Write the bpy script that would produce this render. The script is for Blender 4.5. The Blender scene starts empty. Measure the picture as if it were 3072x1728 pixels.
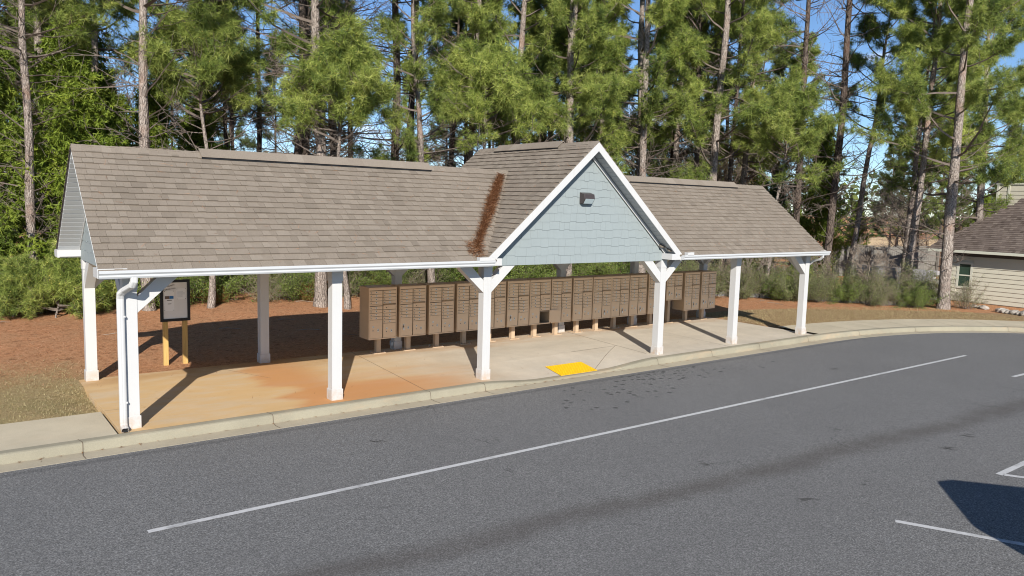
import bpy, math, random
import numpy as np
from mathutils import Vector, Matrix
R = math.radians
scn = bpy.context.scene
C = scn.collection
rnd = random.Random(7)

# ---------------------------------------------------------------- materials
def new_mat(name):
    m = bpy.data.materials.new(name); m.use_nodes = True
    nt = m.node_tree; b = nt.nodes['Principled BSDF']
    return m, nt, b
def nd(nt, t, **kw):
    n = nt.nodes.new(t)
    for k, v in kw.items():
        if k.startswith('i_'):
            key = k[2:]; key = int(key) if key.isdigit() else key.replace('_', ' ')
            n.inputs[key].default_value = v
        else: setattr(n, k, v)
    return n
def rgb(c): return (c[0], c[1], c[2], 1)
def coords(nt, kind='Object'):
    return nd(nt, 'ShaderNodeTexCoord').outputs[kind]
def noise(nt, vec, scale, detail=4, rough=.6, dist=0):
    n = nd(nt, 'ShaderNodeTexNoise', i_Scale=scale, i_Detail=detail, i_Roughness=rough, i_Distortion=dist)
    nt.links.new(vec, n.inputs['Vector']); return n.outputs['Fac']
def ramp(nt, fac, stops):
    r = nd(nt, 'ShaderNodeValToRGB'); e = r.color_ramp.elements
    while len(e) < len(stops): e.new(.5)
    for i, (p, c) in enumerate(stops):
        e[i].position = p; e[i].color = rgb(c) if hasattr(c, '__len__') else (c, c, c, 1)
    nt.links.new(fac, r.inputs['Fac']); return r.outputs['Color']
def mixc(nt, fac, a, b, mode='MIX'):
    n = nd(nt, 'ShaderNodeMix', data_type='RGBA', blend_type=mode)
    for i, v in ((0, fac), (6, a), (7, b)):
        if hasattr(v, 'links'): nt.links.new(v, n.inputs[i])
        else: n.inputs[i].default_value = v if i == 0 else rgb(v)
    return n.outputs[2]
def math_(nt, op, a, b=None, clamp=False):
    n = nd(nt, 'ShaderNodeMath', operation=op, use_clamp=clamp)
    for i, v in ((0, a), (1, b)):
        if v is None: continue
        if hasattr(v, 'links'): nt.links.new(v, n.inputs[i])
        else: n.inputs[i].default_value = v
    return n.outputs[0]
def mapr(nt, v, a, b, c=0., d=1.):
    n = nd(nt, 'ShaderNodeMapRange', interpolation_type='SMOOTHSTEP')
    nt.links.new(v, n.inputs[0])
    for i, x in enumerate((a, b, c, d)): n.inputs[i + 1].default_value = x
    return n.outputs[0]
def bump(nt, b, h, dist=.01, strength=1.):
    n = nd(nt, 'ShaderNodeBump', i_Strength=strength, i_Distance=dist)
    nt.links.new(h, n.inputs['Height']); nt.links.new(n.outputs[0], b.inputs['Normal'])
def attr(nt, name): return nd(nt, 'ShaderNodeAttribute', attribute_name=name).outputs['Fac']

def plain(name, col, rough=.6, var=.08, scale=6, bmp=0, metal=0, spec=.3, dirt=None):
    m, nt, b = new_mat(name)
    v = coords(nt)
    f = noise(nt, v, scale, 5, .65)
    c = ramp(nt, f, [(.25, [x * (1 - var) for x in col]), (.75, [min(1, x * (1 + var)) for x in col])])
    if dirt:
        f2 = noise(nt, v, 1.7, 6, .7)
        c = mixc(nt, mapr(nt, f2, .52, .75, 0, dirt[1]), c, dirt[0])
    nt.links.new(c, b.inputs['Base Color'])
    b.inputs['Roughness'].default_value = rough; b.inputs['Metallic'].default_value = metal
    b.inputs['Specular IOR Level'].default_value = spec
    if bmp: bump(nt, b, noise(nt, v, scale * 12, 3), bmp)
    return m

M = {}
M['white'] = plain('white_paint', (.53, .53, .525), .5, .015, 3, .0006, dirt=((.62, .60, .56), .12))
def splash(m):
    nt = m.node_tree; b = nt.nodes['Principled BSDF']; lk = b.inputs['Base Color'].links[0].from_socket
    v = coords(nt); sx = nd(nt, 'ShaderNodeSeparateXYZ'); nt.links.new(v, sx.inputs[0])
    k = math_(nt, 'MULTIPLY', mapr(nt, sx.outputs[2], .30, 0, 0, 1), mapr(nt, noise(nt, v, 9, 6, .75), .35, .65, .1, .75))
    mp = nd(nt, 'ShaderNodeMapping'); mp.inputs['Scale'].default_value = (14, 14, .7); nt.links.new(v, mp.inputs[0])
    c = mixc(nt, mapr(nt, noise(nt, mp.outputs[0], 1.3, 4, .6), .56, .74, 0, .22), lk, (.42, .40, .36))
    nt.links.new(mixc(nt, k, c, (.46, .33, .22)), b.inputs['Base Color'])
splash(M['white'])
M['gutter'] = plain('gutter_white', (.52, .535, .545), .35, .015, 3, dirt=((.55, .53, .50), .2))
M['siding'] = plain('blue_siding', (.265, .303, .308), .7, .03, 5, .0008)
M['soffit'] = plain('soffit', (.42, .44, .45), .6, .02, 5)
M['ceiling'] = plain('ceiling_panel', (.62, .60, .56), .7, .03, 3)
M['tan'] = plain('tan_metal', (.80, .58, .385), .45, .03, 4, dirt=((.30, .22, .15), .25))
M['tan_leg_sunlit'] = plain('tan_leg_sunlit', (.50, .37, .25), .55, .05, 5)  # cabinet tan, darkened to offset the sunlight on the pedestals
M['tan_dark'] = plain('tan_seam', (.25, .18, .12), .7, .05)
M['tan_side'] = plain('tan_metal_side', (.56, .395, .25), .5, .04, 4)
M['black'] = plain('black_paint', (.015, .015, .016), .4, .1)
M['steel'] = plain('steel', (.32, .31, .29), .4, .1, 9, metal=.6)
M['sticker'] = plain('sticker', (.75, .75, .72), .5, .03)
M['yellow'] = plain('yellow_pad', (.80, .48, .008), .6, .06, 9, dirt=((.45, .30, .05), .25))
M['bronze'] = plain('bronze_metal', (.055, .045, .045), .4, .1)
M['lens'] = plain('lamp_glass', (.42, .50, .52), .15, .05, spec=.6)
M['paper'] = plain('paper', (.85, .84, .83), .6, .03)
M['board'] = plain('board_backing', (.78, .76, .74), .6, .03)
M['blue'] = plain('blue_print', (.03, .17, .42), .5, .1)
M['brownp'] = plain('brown_print', (.16, .11, .09), .5, .2, 60)
M['conduit'] = plain('grey_box', (.42, .45, .46), .5, .03)
M['house_trim'] = plain('house_trim', (.52, .52, .44), .6, .03)
M['hsiding'] = plain('house_siding', (.50, .475, .385), .7, .03, 3, dirt=((.36, .35, .30), .2))
M['hfascia'] = plain('house_fascia', (.075, .06, .055), .6, .1)
M['pane'] = plain('window_glass', (.035, .06, .045), .08, .2, 2, spec=.8)
M['retain'] = plain('retaining_block', (.36, .35, .36), .9, .12, 7, .01)
M['rock'] = plain('pale_rock', (.42, .38, .33), .9, .25, 9, .02)
M['edging'] = plain('stone_edging', (.27, .26, .27), .9, .2, 9, .01)
M['rust'] = plain('rust_needles', (.24, .09, .035), .9, .3, 30)
M['tyre'] = plain('tyre', (.02, .02, .02), .8, .1)
M['van'] = plain('van_paint', (.6, .6, .6), .3, .02)

def wood(name, c1, c2, scale=(1, 1, 1)):
    m, nt, b = new_mat(name)
    mp = nd(nt, 'ShaderNodeMapping'); mp.inputs['Scale'].default_value = scale
    nt.links.new(coords(nt), mp.inputs[0])
    f = noise(nt, mp.outputs[0], 14, 6, .7)
    nt.links.new(ramp(nt, f, [(.3, c1), (.7, c2)]), b.inputs['Base Color'])
    b.inputs['Roughness'].default_value = .8; bump(nt, b, f, .004)
    return m
M['yellow_wood'] = wood('treated_pine', (.46, .28, .085), (.60, .40, .14), (3, 3, .2))
M['grey_wood'] = wood('weathered_wood', (.13, .122, .108), (.25, .235, .21), (3, 3, .3))
M['tan_wood'] = wood('new_wood', (.38, .30, .20), (.50, .40, .27), (3, 3, .3))
M['brown_wood'] = wood('brown_wood', (.14, .085, .055), (.20, .13, .09), (3, 3, .3))

def shingle_mat(name, cols):
    m, nt, b = new_mat(name)
    t = attr(nt, 'tone'); v = coords(nt)
    c = ramp(nt, t, [(0, cols[0]), (.45, cols[1]), (1, cols[2])])
    g = noise(nt, v, 160, 2, .5)
    c = mixc(nt, .55, c, ramp(nt, g, [(.35, .28), (.65, .72)]), 'OVERLAY')
    w = noise(nt, v, .5, 5, .6)
    c = mixc(nt, mapr(nt, w, .45, .75, 0, .35), c, [x * .75 for x in cols[1]])
    nt.links.new(c, b.inputs['Base Color']); b.inputs['Roughness'].default_value = .95
    b.inputs['Specular IOR Level'].default_value = .1
    bump(nt, b, g, .004); return m
M['shingle'] = shingle_mat('roof_shingle', ((.192, .162, .130), (.232, .196, .158), (.268, .230, .188)))
M['hshingle'] = shingle_mat('house_shingle', ((.085, .065, .055), (.15, .12, .105), (.22, .18, .155)))

def asphalt():
    m, nt, b = new_mat('asphalt')
    v = coords(nt); sx = nd(nt, 'ShaderNodeSeparateXYZ'); nt.links.new(v, sx.inputs[0])
    X, Y = sx.outputs[0], sx.outputs[1]
    g = noise(nt, v, 52, 3, .8); g2 = noise(nt, v, 26, 2, .6)
    c = ramp(nt, g, [(.30, (.08, .079, .078)), (.5, (.162, .160, .157)), (.70, (.31, .307, .30))])
    c = mixc(nt, .4, c, ramp(nt, g2, [(.3, .3), (.7, .7)]), 'OVERLAY')
    w = noise(nt, v, .35, 5, .6)
    c = mixc(nt, mapr(nt, w, .4, .7, 0, .30), c, (.13, .128, .128))
    # worn oil band along the lane
    bend = math_(nt, 'MULTIPLY', noise(nt, v, .22, 2), .9)
    yc = math_(nt, 'ADD', Y, math_(nt, 'ADD', math_(nt, 'MULTIPLY', X, .075), bend))
    dd = math_(nt, 'ABSOLUTE', math_(nt, 'ADD', yc, 5.33))
    nb = noise(nt, v, 2.2, 4, .6)
    k = math_(nt, 'MULTIPLY', mapr(nt, dd, .02, .42, 1, 0), mapr(nt, nb, .2, .6, .35, .9))
    c = mixc(nt, math_(nt, 'MULTIPLY', k, .50), c, (.062, .050, .042))
    # pale dusty joint next to gutter and dark seam
    e = math_(nt, 'ABSOLUTE', math_(nt, 'ADD', Y, .98))
    c = mixc(nt, mapr(nt, e, 0, .12, .35, 0), c, (.05, .05, .052))
    vc = nd(nt, 'ShaderNodeTexVoronoi', i_Scale=.33, feature='DISTANCE_TO_EDGE'); wv = nd(nt, 'ShaderNodeVectorMath', operation='ADD'); nz = nd(nt, 'ShaderNodeTexNoise', i_Scale=1.6, i_Detail=5); nt.links.new(v, nz.inputs['Vector'])
    nt.links.new(v, wv.inputs[0]); nt.links.new(nz.outputs['Color'], wv.inputs[1]); nt.links.new(wv.outputs[0], vc.inputs['Vector'])
    ck = math_(nt, 'MULTIPLY', mapr(nt, vc.outputs['Distance'], .0, .006, 1, 0), mapr(nt, noise(nt, v, .6, 3), .56, .62, 0, .5))
    c = mixc(nt, ck, c, (.04, .04, .04))
    # drip spots
    vo = nd(nt, 'ShaderNodeTexVoronoi', i_Scale=6.2); nt.links.new(v, vo.inputs['Vector'])
    spot = mapr(nt, math_(nt, 'ADD', vo.outputs['Distance'], math_(nt, 'MULTIPLY', noise(nt, v, 22, 3), .22)), .34, .50, 1, 0)
    cl = noise(nt, v, 1.3, 3, .5)
    def blob(cx, cy, rx, ry, amt):
        a = math_(nt, 'POWER', math_(nt, 'DIVIDE', math_(nt, 'SUBTRACT', X, cx), rx), 2)
        bb = math_(nt, 'POWER', math_(nt, 'DIVIDE', math_(nt, 'SUBTRACT', Y, cy), ry), 2)
        return math_(nt, 'MULTIPLY', mapr(nt, math_(nt, 'ADD', a, bb), 0, 1, 1, 0), amt)
    den = math_(nt, 'ADD', blob(10.6, -1.45, 2.2, .62, 1.7), math_(nt, 'ADD', blob(8.4, -1.9, 3.6, 1.0, .5), blob(13.4, -1.6, 1.6, .5, .7)))
    ss = nd(nt, 'ShaderNodeSeparateColor'); nt.links.new(vo.outputs['Color'], ss.inputs[0])
    pick = math_(nt, 'LESS_THAN', ss.outputs[0], math_(nt, 'MULTIPLY', den, mapr(nt, cl, .3, .65, .2, 1.)))
    c = mixc(nt, math_(nt, 'MULTIPLY', math_(nt, 'MULTIPLY', spot, pick), .72), c, (.035, .035, .036))
    nt.links.new(c, b.inputs['Base Color']); b.inputs['Roughness'].default_value = .85
    b.inputs['Specular IOR Level'].default_value = .25
    bump(nt, b, g, .012, .8); return m
M['asphalt'] = asphalt()

def concrete(name, base, stain=0., slab=False):
    m, nt, b = new_mat(name)
    v = coords(nt); sx = nd(nt, 'ShaderNodeSeparateXYZ'); nt.links.new(v, sx.inputs[0]); X, Y = sx.outputs[0], sx.outputs[1]
    f = noise(nt, v, 1.1, 6, .65)
    c = ramp(nt, f, [(.3, [x * .86 for x in base]), (.7, [min(1, x * 1.08) for x in base])])
    g = noise(nt, v, 90, 2)
    c = mixc(nt, .2, c, ramp(nt, g, [(.3, .3), (.7, .7)]), 'OVERLAY')
    mp = nd(nt, 'ShaderNodeMapping'); mp.inputs['Scale'].default_value = (.45, 1.6, 1); nt.links.new(v, mp.inputs[0])
    st = noise(nt, mp.outputs[0], 1.5, 6, .7, .6)
    if slab:
        # red clay washed over the left bays
        left = mapr(nt, X, 8.5, 3.0)
        k = math_(nt, 'MULTIPLY', left, mapr(nt, st, .30, .62, .55, 1.))
        c = mixc(nt, math_(nt, 'MULTIPLY', k, .8), c, (.60, .375, .145))
        sm_ = noise(nt, mp.outputs[0], .9, 2, .5)
        wob = math_(nt, 'ADD', X, math_(nt, 'MULTIPLY', math_(nt, 'SUBTRACT', sm_, .5), 2.2))
        r1 = math_(nt, 'MULTIPLY', mapr(nt, wob, 2.4, 2.95), mapr(nt, wob, 7.4, 4.2))
        yy = math_(nt, 'ADD', Y, math_(nt, 'MULTIPLY', math_(nt, 'SUBTRACT', sm_, .5), 2.5))
        r2 = math_(nt, 'MAXIMUM', mapr(nt, yy, 1.9, .5, 0, 1), mapr(nt, math_(nt, 'ADD', X, 0), 4.4, 3.3, 0, .9))
        c = mixc(nt, math_(nt, 'MULTIPLY', math_(nt, 'MULTIPLY', r1, r2), .80), c, (.52, .235, .085))
        bk = math_(nt, 'MULTIPLY', mapr(nt, yy, 2.5, 3.6), mapr(nt, st, .35, .6, .35, 1))
        c = mixc(nt, math_(nt, 'MULTIPLY', bk, .65), c, (.42, .25, .12))
    if stain:
        c = mixc(nt, mapr(nt, st, .5, .72, 0, stain), c, (.46, .33, .21))
        dk = noise(nt, mp.outputs[0], 3.1, 5, .7)
        c = mixc(nt, mapr(nt, dk, .60, .76, 0, stain), c, (.22, .21, .19))
    nt.links.new(c, b.inputs['Base Color']); b.inputs['Roughness'].default_value = .9
    b.inputs['Specular IOR Level'].default_value = .2
    bump(nt, b, g, .002); return m
M['slab'] = concrete('slab_concrete', (.54, .48, .39), .12, True)
M['walk'] = concrete('walk_concrete', (.52, .455, .335), .15)
M['kerb'] = concrete('kerb_concrete', (.30, .275, .205), .45)
M['pan'] = concrete('pan_concrete', (.42, .37, .275), .3)
M['joint'] = plain('joint_line', (.13, .10, .07), .9, .2)
M['paint'] = plain('road_paint', (.52, .52, .52), .7, .12, 25, dirt=((.16, .16, .16), .85))
M['scuff'] = plain('tar_scuff', (.06, .059, .058), .8, .2)

def ground_mat():
    m, nt, b = new_mat('ground_cover')
    v = coords(nt); sx = nd(nt, 'ShaderNodeSeparateXYZ'); nt.links.new(v, sx.inputs[0]); X, Y = sx.outputs[0], sx.outputs[1]
    mp = nd(nt, 'ShaderNodeMapping'); mp.inputs['Scale'].default_value = (1, 1.6, 1); nt.links.new(v, mp.inputs[0])
    f = noise(nt, mp.outputs[0], 13, 8, .82, 1.2); f2 = noise(nt, v, 1.6, 5, .65)
    straw = ramp(nt, f, [(.3, (.19, .075, .035)), (.5, (.54, .265, .135)), (.72, (.80, .50, .31))])
    straw = mixc(nt, mapr(nt, f2, .38, .68, 0, .5), straw, (.46, .27, .15))
    f3 = noise(nt, v, 5.5, 6, .75); straw = mixc(nt, mapr(nt, f3, .52, .68, 0, .6), straw, (.13, .055, .03))
    gr = ramp(nt, f, [(.3, (.16, .12, .055)), (.5, (.40, .30, .16)), (.72, (.60, .48, .29))])
    gl = mixc(nt, mapr(nt, f2, .40, .62, .0, .38), gr, (.24, .235, .10))
    # left lawn
    e1 = math_(nt, 'ADD', math_(nt, 'SUBTRACT', Y, 4.3), math_(nt, 'MULTIPLY', math_(nt, 'SUBTRACT', f2, .5), 6))
    kl = math_(nt, 'MULTIPLY', mapr(nt, e1, 2.2, -1.5), mapr(nt, X, .6, -.3))
    gcol = mixc(nt, kl, straw, gl)
    # right dry strip: between walk and straw bed, distance from a line that bends
    q = math_(nt, 'ADD', Y, math_(nt, 'MULTIPLY', math_(nt, 'POWER', math_(nt, 'MAXIMUM', math_(nt, 'SUBTRACT', X, 20), 0), 1.55), .165))
    kr = math_(nt, 'MULTIPLY', mapr(nt, math_(nt, 'ADD', q, math_(nt, 'MULTIPLY', f2, .5)), 4.75, 4.45), mapr(nt, math_(nt, 'ADD', X, math_(nt, 'MULTIPLY', f2, 1.5)), 18.9, 19.3))
    gcol = mixc(nt, kr, gcol, ramp(nt, f, [(.3, (.19, .12, .06)), (.5, (.36, .25, .14)), (.72, (.5, .37, .23))]))
    nt.links.new(gcol, b.inputs['Base Color']); b.inputs['Roughness'].default_value = 1
    b.inputs['Specular IOR Level'].default_value = .05
    bump(nt, b, f, .05, .9); return m
M['ground'] = ground_mat()

def bark(name, c1, c2, c3):
    m, nt, b = new_mat(name)
    mp = nd(nt, 'ShaderNodeMapping'); mp.inputs['Scale'].default_value = (1, 1, .3); nt.links.new(coords(nt), mp.inputs[0])
    vo = nd(nt, 'ShaderNodeTexVoronoi', i_Scale=20, feature='DISTANCE_TO_EDGE'); nt.links.new(mp.outputs[0], vo.inputs['Vector'])
    f = noise(nt, mp.outputs[0], 16, 5, .7)
    c = ramp(nt, f, [(.3, c1), (.5, c2), (.72, c3)])
    c = mixc(nt, mapr(nt, vo.outputs['Distance'], 0, .10, .8, 0), c, [x * .35 for x in c1])
    big = noise(nt, coords(nt), 1.1, 3)
    c = mixc(nt, mapr(nt, big, .5, .7, 0, .5), c, [c2[0] * 1.0, c2[1] * .72, c2[2] * .6])
    nt.links.new(c, b.inputs['Base Color']); b.inputs['Roughness'].default_value = .95
    b.inputs['Specular IOR Level'].default_value = .1
    bump(nt, b, math_(nt, 'ADD', f, vo.outputs['Distance']), .05, 1); return m
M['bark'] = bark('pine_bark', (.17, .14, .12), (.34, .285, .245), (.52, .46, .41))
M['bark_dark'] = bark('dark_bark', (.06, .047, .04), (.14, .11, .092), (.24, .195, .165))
M['twig'] = plain('grey_twig', (.15, .12, .10), .9, .3, 5)
M['bare'] = plain('bare_twig', (.27, .22, .175), .9, .25, 2)

def leafmat(name, stops, transl=.25, rough=.55):
    m, nt, b = new_mat(name)
    t = attr(nt, 'tone'); c = ramp(nt, t, stops)
    oi = nd(nt, 'ShaderNodeObjectInfo')
    c = mixc(nt, math_(nt, 'MULTIPLY', oi.outputs['Random'], .22), c, (.06, .09, .032))
    nt.links.new(c, b.inputs['Base Color']); b.inputs['Roughness'].default_value = rough
    b.inputs['Specular IOR Level'].default_value = .25
    tr = nd(nt, 'ShaderNodeBsdfTranslucent'); nt.links.new(c, tr.inputs[0])
    mx = nd(nt, 'ShaderNodeMixShader'); mx.inputs[0].default_value = transl
    nt.links.new(b.outputs[0], mx.inputs[1]); nt.links.new(tr.outputs[0], mx.inputs[2])
    nt.links.new(mx.outputs[0], nt.nodes['Material Output'].inputs['Surface']); return m
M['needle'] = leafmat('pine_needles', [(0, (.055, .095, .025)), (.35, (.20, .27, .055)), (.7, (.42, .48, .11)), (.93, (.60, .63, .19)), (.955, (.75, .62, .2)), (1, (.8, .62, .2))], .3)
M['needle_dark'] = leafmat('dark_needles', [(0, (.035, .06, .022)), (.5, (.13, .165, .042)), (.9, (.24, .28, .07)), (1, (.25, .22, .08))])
M['cedar'] = leafmat('cedar_sprays', [(0, (.09, .13, .018)), (.5, (.18, .25, .03)), (1, (.34, .40, .055))])
M['leaf'] = leafmat('shrub_leaves', [(0, (.05, .09, .02)), (.5, (.17, .24, .045)), (.85, (.30, .37, .10)), (1, (.36, .27, .09))], .3)
M['leaf_pale'] = leafmat('pale_leaves', [(0, (.11, .14, .05)), (.5, (.23, .255, .105)), (.9, (.34, .35, .16)), (1, (.38, .27, .12))], .3)
M['leaf_yellow'] = leafmat('yellow_leaves', [(0, (.24, .17, .03)), (.5, (.40, .29, .05)), (1, (.55, .42, .12))], .35)
M['grassb'] = leafmat('grass_blades', [(0, (.28, .21, .10)), (.5, (.46, .36, .19)), (.8, (.55, .46, .26)), (1, (.24, .26, .08))], .2)
M['strawb'] = leafmat('straw_needles', [(0, (.20, .08, .035)), (.5, (.48, .22, .11)), (1, (.75, .48, .30))], .15)

# ---------------------------------------------------------------- mesh helpers
def link(o, parent=None):
    C.objects.link(o)
    if parent: o.parent = parent
    return o
def tag(o, label=None, cat=None, group=None, kind=None):
    if label: o['label'] = label
    if cat: o['category'] = cat
    if group: o['group'] = group
    if kind: o['kind'] = kind
    return o
def empty(name, loc=(0, 0, 0), label=None, cat=None, group=None, rz=0):
    o = bpy.data.objects.new(name, None); o.location = loc; o.rotation_euler = (0, 0, rz); o.empty_display_size = .2
    C.objects.link(o); return tag(o, label, cat, group)

class MB:
    def __init__(s): s.v = []; s.f = []; s.t = []; s.mi = []; s.cur = 0
    def add(s, vs, fs, tone=0.):
        n = len(s.v); s.v += [tuple(v) for v in vs]
        for f in fs: s.f.append([n + i for i in f]); s.t.append(tone); s.mi.append(s.cur)
        return s
    def box(s, a, b, tone=0.):
        (x0, y0, z0), (x1, y1, z1) = a, b
        vs = [(x0, y0, z0), (x1, y0, z0), (x1, y1, z0), (x0, y1, z0), (x0, y0, z1), (x1, y0, z1), (x1, y1, z1), (x0, y1, z1)]
        return s.add(vs, [(3, 2, 1, 0), (4, 5, 6, 7), (0, 1, 5, 4), (1, 2, 6, 5), (2, 3, 7, 6), (3, 0, 4, 7)], tone)
    def prism(s, poly, vec, tone=0.):
        n = len(poly); vec = Vector(vec); p = [Vector(q) for q in poly]
        # orient so that faces point outward
        nrm = Vector((0, 0, 0))
        for i in range(n): nrm += p[i].cross(p[(i + 1) % n])
        if nrm.dot(vec) > 0: p.reverse()
        vs = p + [q + vec for q in p]
        fs = [tuple(range(n)), tuple(range(2 * n - 1, n - 1, -1))] + [((i + 1) % n, i, n + i, n + (i + 1) % n) for i in range(n)]
        return s.add(vs, fs, tone)
    def bar(s, a, b, w, h, up=(0, 0, 1), tone=0.):
        a, b = Vector(a), Vector(b); d = (b - a).normalized(); up = Vector(up)
        sd = d.cross(up).normalized() * (w / 2); u = sd.normalized().cross(d) * (h / 2)
        return s.prism([a - sd - u, a + sd - u, a + sd + u, a - sd + u], b - a, tone)
    def tube(s, pts, rad, n=8, cap=True, tone=0.):
        pts = [Vector(p) for p in pts]; rad = rad if hasattr(rad, '__len__') else [rad] * len(pts)
        base = len(s.v); ref = Vector((.3, .9, .2))
        for i, p in enumerate(pts):
            d = (pts[min(i + 1, len(pts) - 1)] - pts[max(i - 1, 0)]).normalized()
            if abs(d.dot(ref)) > .95: ref = Vector((1, 0, 0))
            a = d.cross(ref).normalized(); b = d.cross(a)
            for k in range(n):
                t = 2 * math.pi * k / n; s.v.append(tuple(p + (a * math.cos(t) + b * math.sin(t)) * rad[i]))
        for i in range(len(pts) - 1):
            for k in range(n):
                s.f.append([base + i * n + k, base + i * n + (k + 1) % n, base + (i + 1) * n + (k + 1) % n, base + (i + 1) * n + k]); s.t.append(tone); s.mi.append(s.cur)
        if cap:
            s.f.append([base + k for k in range(n)][::-1]); s.t.append(tone); s.mi.append(s.cur)
            e = base + (len(pts) - 1) * n; s.f.append([e + k for k in range(n)]); s.t.append(tone); s.mi.append(s.cur)
        return s
    def build(s, name, mats, parent=None, bevel=0, smooth=False, origin=None):
        me = bpy.data.meshes.new(name)
        vs = s.v
        if origin is not None: vs = [(v[0] - origin[0], v[1] - origin[1], v[2] - origin[2]) for v in vs]
        me.from_pydata(vs, [], s.f)
        mats = mats if isinstance(mats, (list, tuple)) else [mats]
        for m in mats: me.materials.append(M[m])
        if len(mats) > 1: me.polygons.foreach_set('material_index', s.mi)
        if any(s.t):
            a = me.attributes.new('tone', 'FLOAT', 'FACE'); a.data.foreach_set('value', s.t)
        if smooth: me.polygons.foreach_set('use_smooth', [True] * len(me.polygons))
        me.update()
        o = bpy.data.objects.new(name, me)
        if origin is not None: o.location = origin
        link(o, parent)
        if bevel:
            b = o.modifiers.new('b', 'BEVEL'); b.width = bevel; b.segments = 2; b.limit_method = 'ANGLE'
        return o

def mesh_np(name, V, F, tone=None, mats=('leaf',), mi=None):
    """V (n,3); F (m,k) constant k"""
    me = bpy.data.meshes.new(name); k = F.shape[1]
    me.vertices.add(len(V)); me.vertices.foreach_set('co', V.astype(np.float32).ravel())
    me.loops.add(F.size); me.loops.foreach_set('vertex_index', F.astype(np.int32).ravel())
    me.polygons.add(len(F)); me.polygons.foreach_set('loop_start', np.arange(0, F.size, k, dtype=np.int32))
    me.polygons.foreach_set('loop_total', np.full(len(F), k, dtype=np.int32))
    for m in mats: me.materials.append(M[m])
    if mi is not None: me.polygons.foreach_set('material_index', mi.astype(np.int32))
    if tone is not None:
        a = me.attributes.new('tone', 'FLOAT', 'FACE'); a.data.foreach_set('value', tone.astype(np.float32))
    me.update(); me.validate(); return me

# ---------------------------------------------------------------- camera, light, world
cam = bpy.data.cameras.new('camera'); co = bpy.data.objects.new('camera', cam); C.objects.link(co)
CP = Vector((-2.3422, -12.5217, 3.5356)); yaw, pit, rol = .6515, .1085, .0275
Fw = Vector((math.sin(yaw) * math.cos(pit), math.cos(yaw) * math.cos(pit), -math.sin(pit)))
Rt = Vector((math.cos(yaw), -math.sin(yaw), 0)); Up = Rt.cross(Fw)
R2 = Rt * math.cos(rol) + Up * math.sin(rol); U2 = -Rt * math.sin(rol) + Up * math.cos(rol)
mx = Matrix((R2, U2, -Fw)).transposed().to_4x4(); mx.translation = CP; co.matrix_world = mx
cam.sensor_width = 36; cam.lens = 36 * 2299.07 / 3072; cam.clip_end = 3000; cam.clip_start = .1
scn.camera = co

SD = Vector((.485 * math.cos(R(28)), .875 * math.cos(R(28)), -math.sin(R(28))))
sl = bpy.data.lights.new('sun', 'SUN'); sl.energy = 4.9; sl.angle = R(.5); sl.color = (1, .945, .86)
so = bpy.data.objects.new('sun', sl); so.rotation_euler = SD.to_track_quat('-Z', 'Y').to_euler(); C.objects.link(so)
w = bpy.data.worlds.new('World'); scn.world = w; w.use_nodes = True; nt = w.node_tree
bg = nt.nodes['Background']; sky = nt.nodes.new('ShaderNodeTexSky'); sky.sky_type = 'NISHITA'; sky.sun_disc = False
sky.sun_elevation = R(28); sky.sun_rotation = math.atan2(-.485, -.875); sky.air_density = .75; sky.dust_density = .05; sky.ozone_density = 4.0
tc = nt.nodes.new('ShaderNodeTexCoord'); mpw = nt.nodes.new('ShaderNodeMapping'); mpw.inputs['Scale'].default_value = (1, 1, 2.6)
nt.links.new(tc.outputs['Generated'], mpw.inputs[0])
cf = noise(nt, mpw.outputs[0], 5.5, 7, .6); cm = mapr(nt, cf, .60, .74, 0, .85)
hs_ = nt.nodes.new('ShaderNodeHueSaturation'); hs_.inputs['Saturation'].default_value = 1.03; nt.links.new(sky.outputs[0], hs_.inputs['Color'])
cc = mixc(nt, cm, hs_.outputs[0], (7.5, 7.6, 8.2))
nt.links.new(cc, bg.inputs[0]); bg.inputs[1].default_value = .10
scn.view_settings.view_transform = 'Standard'; scn.view_settings.look = 'None'
scn.view_settings.exposure = .42; scn.view_settings.gamma = 1
scn.cycles.filter_width = 1.05; scn.cycles.max_bounces = 6; scn.cycles.diffuse_bounces = 3; scn.cycles.glossy_bounces = 2; scn.cycles.transmission_bounces = 4
scn.cycles.transparent_max_bounces = 4; scn.cycles.use_denoising = True

# ---------------------------------------------------------------- kerb line (edge of the asphalt) and offsets
PX = [-60, -30, -12, -6, -1.75, 2, 6, 8, 10, 12, 14, 16, 17.5]
path = [(x, -.82) for x in PX] + [(18.7, -.84), (19.7, -.91), (20.9, -1.08), (22.13, -1.38), (23.4, -1.82), (24.6, -2.42), (25.6, -3.12), (26.6, -4.05), (27.5, -5.2), (28.2, -6.6), (28.7, -8.4), (28.9, -11), (28.9, -16), (28.9, -40)]
def resample(pts, step=.25):
    P = [np.array(p, float) for p in pts]; out = []
    for a, b in zip(P[:-1], P[1:]):
        n = max(1, int(np.linalg.norm(b - a) / step))
        out += [a + (b - a) * i / n for i in range(n)]
    return np.array(out + [P[-1]])
PA = resample(path)
for _ in range(12): PA[1:-1] = (PA[:-2] + PA[1:-1] * 2 + PA[2:]) / 4
TN = np.gradient(PA, axis=0); TN /= np.linalg.norm(TN, axis=1)[:, None]
NR = np.stack([-TN[:, 1], TN[:, 0]], 1)
def pdist(x, y):
    """signed distance north of the asphalt edge"""
    d = np.hypot(PA[:, 0] - x, PA[:, 1] - y); i = int(d.argmin())
    s = (x - PA[i, 0]) * NR[i, 0] + (y - PA[i, 1]) * NR[i, 1]
    return math.copysign(d[i], s)
def sstep(a, b, x):
    t = min(1, max(0, (x - a) / (b - a))); return t * t * (3 - 2 * t)
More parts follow.
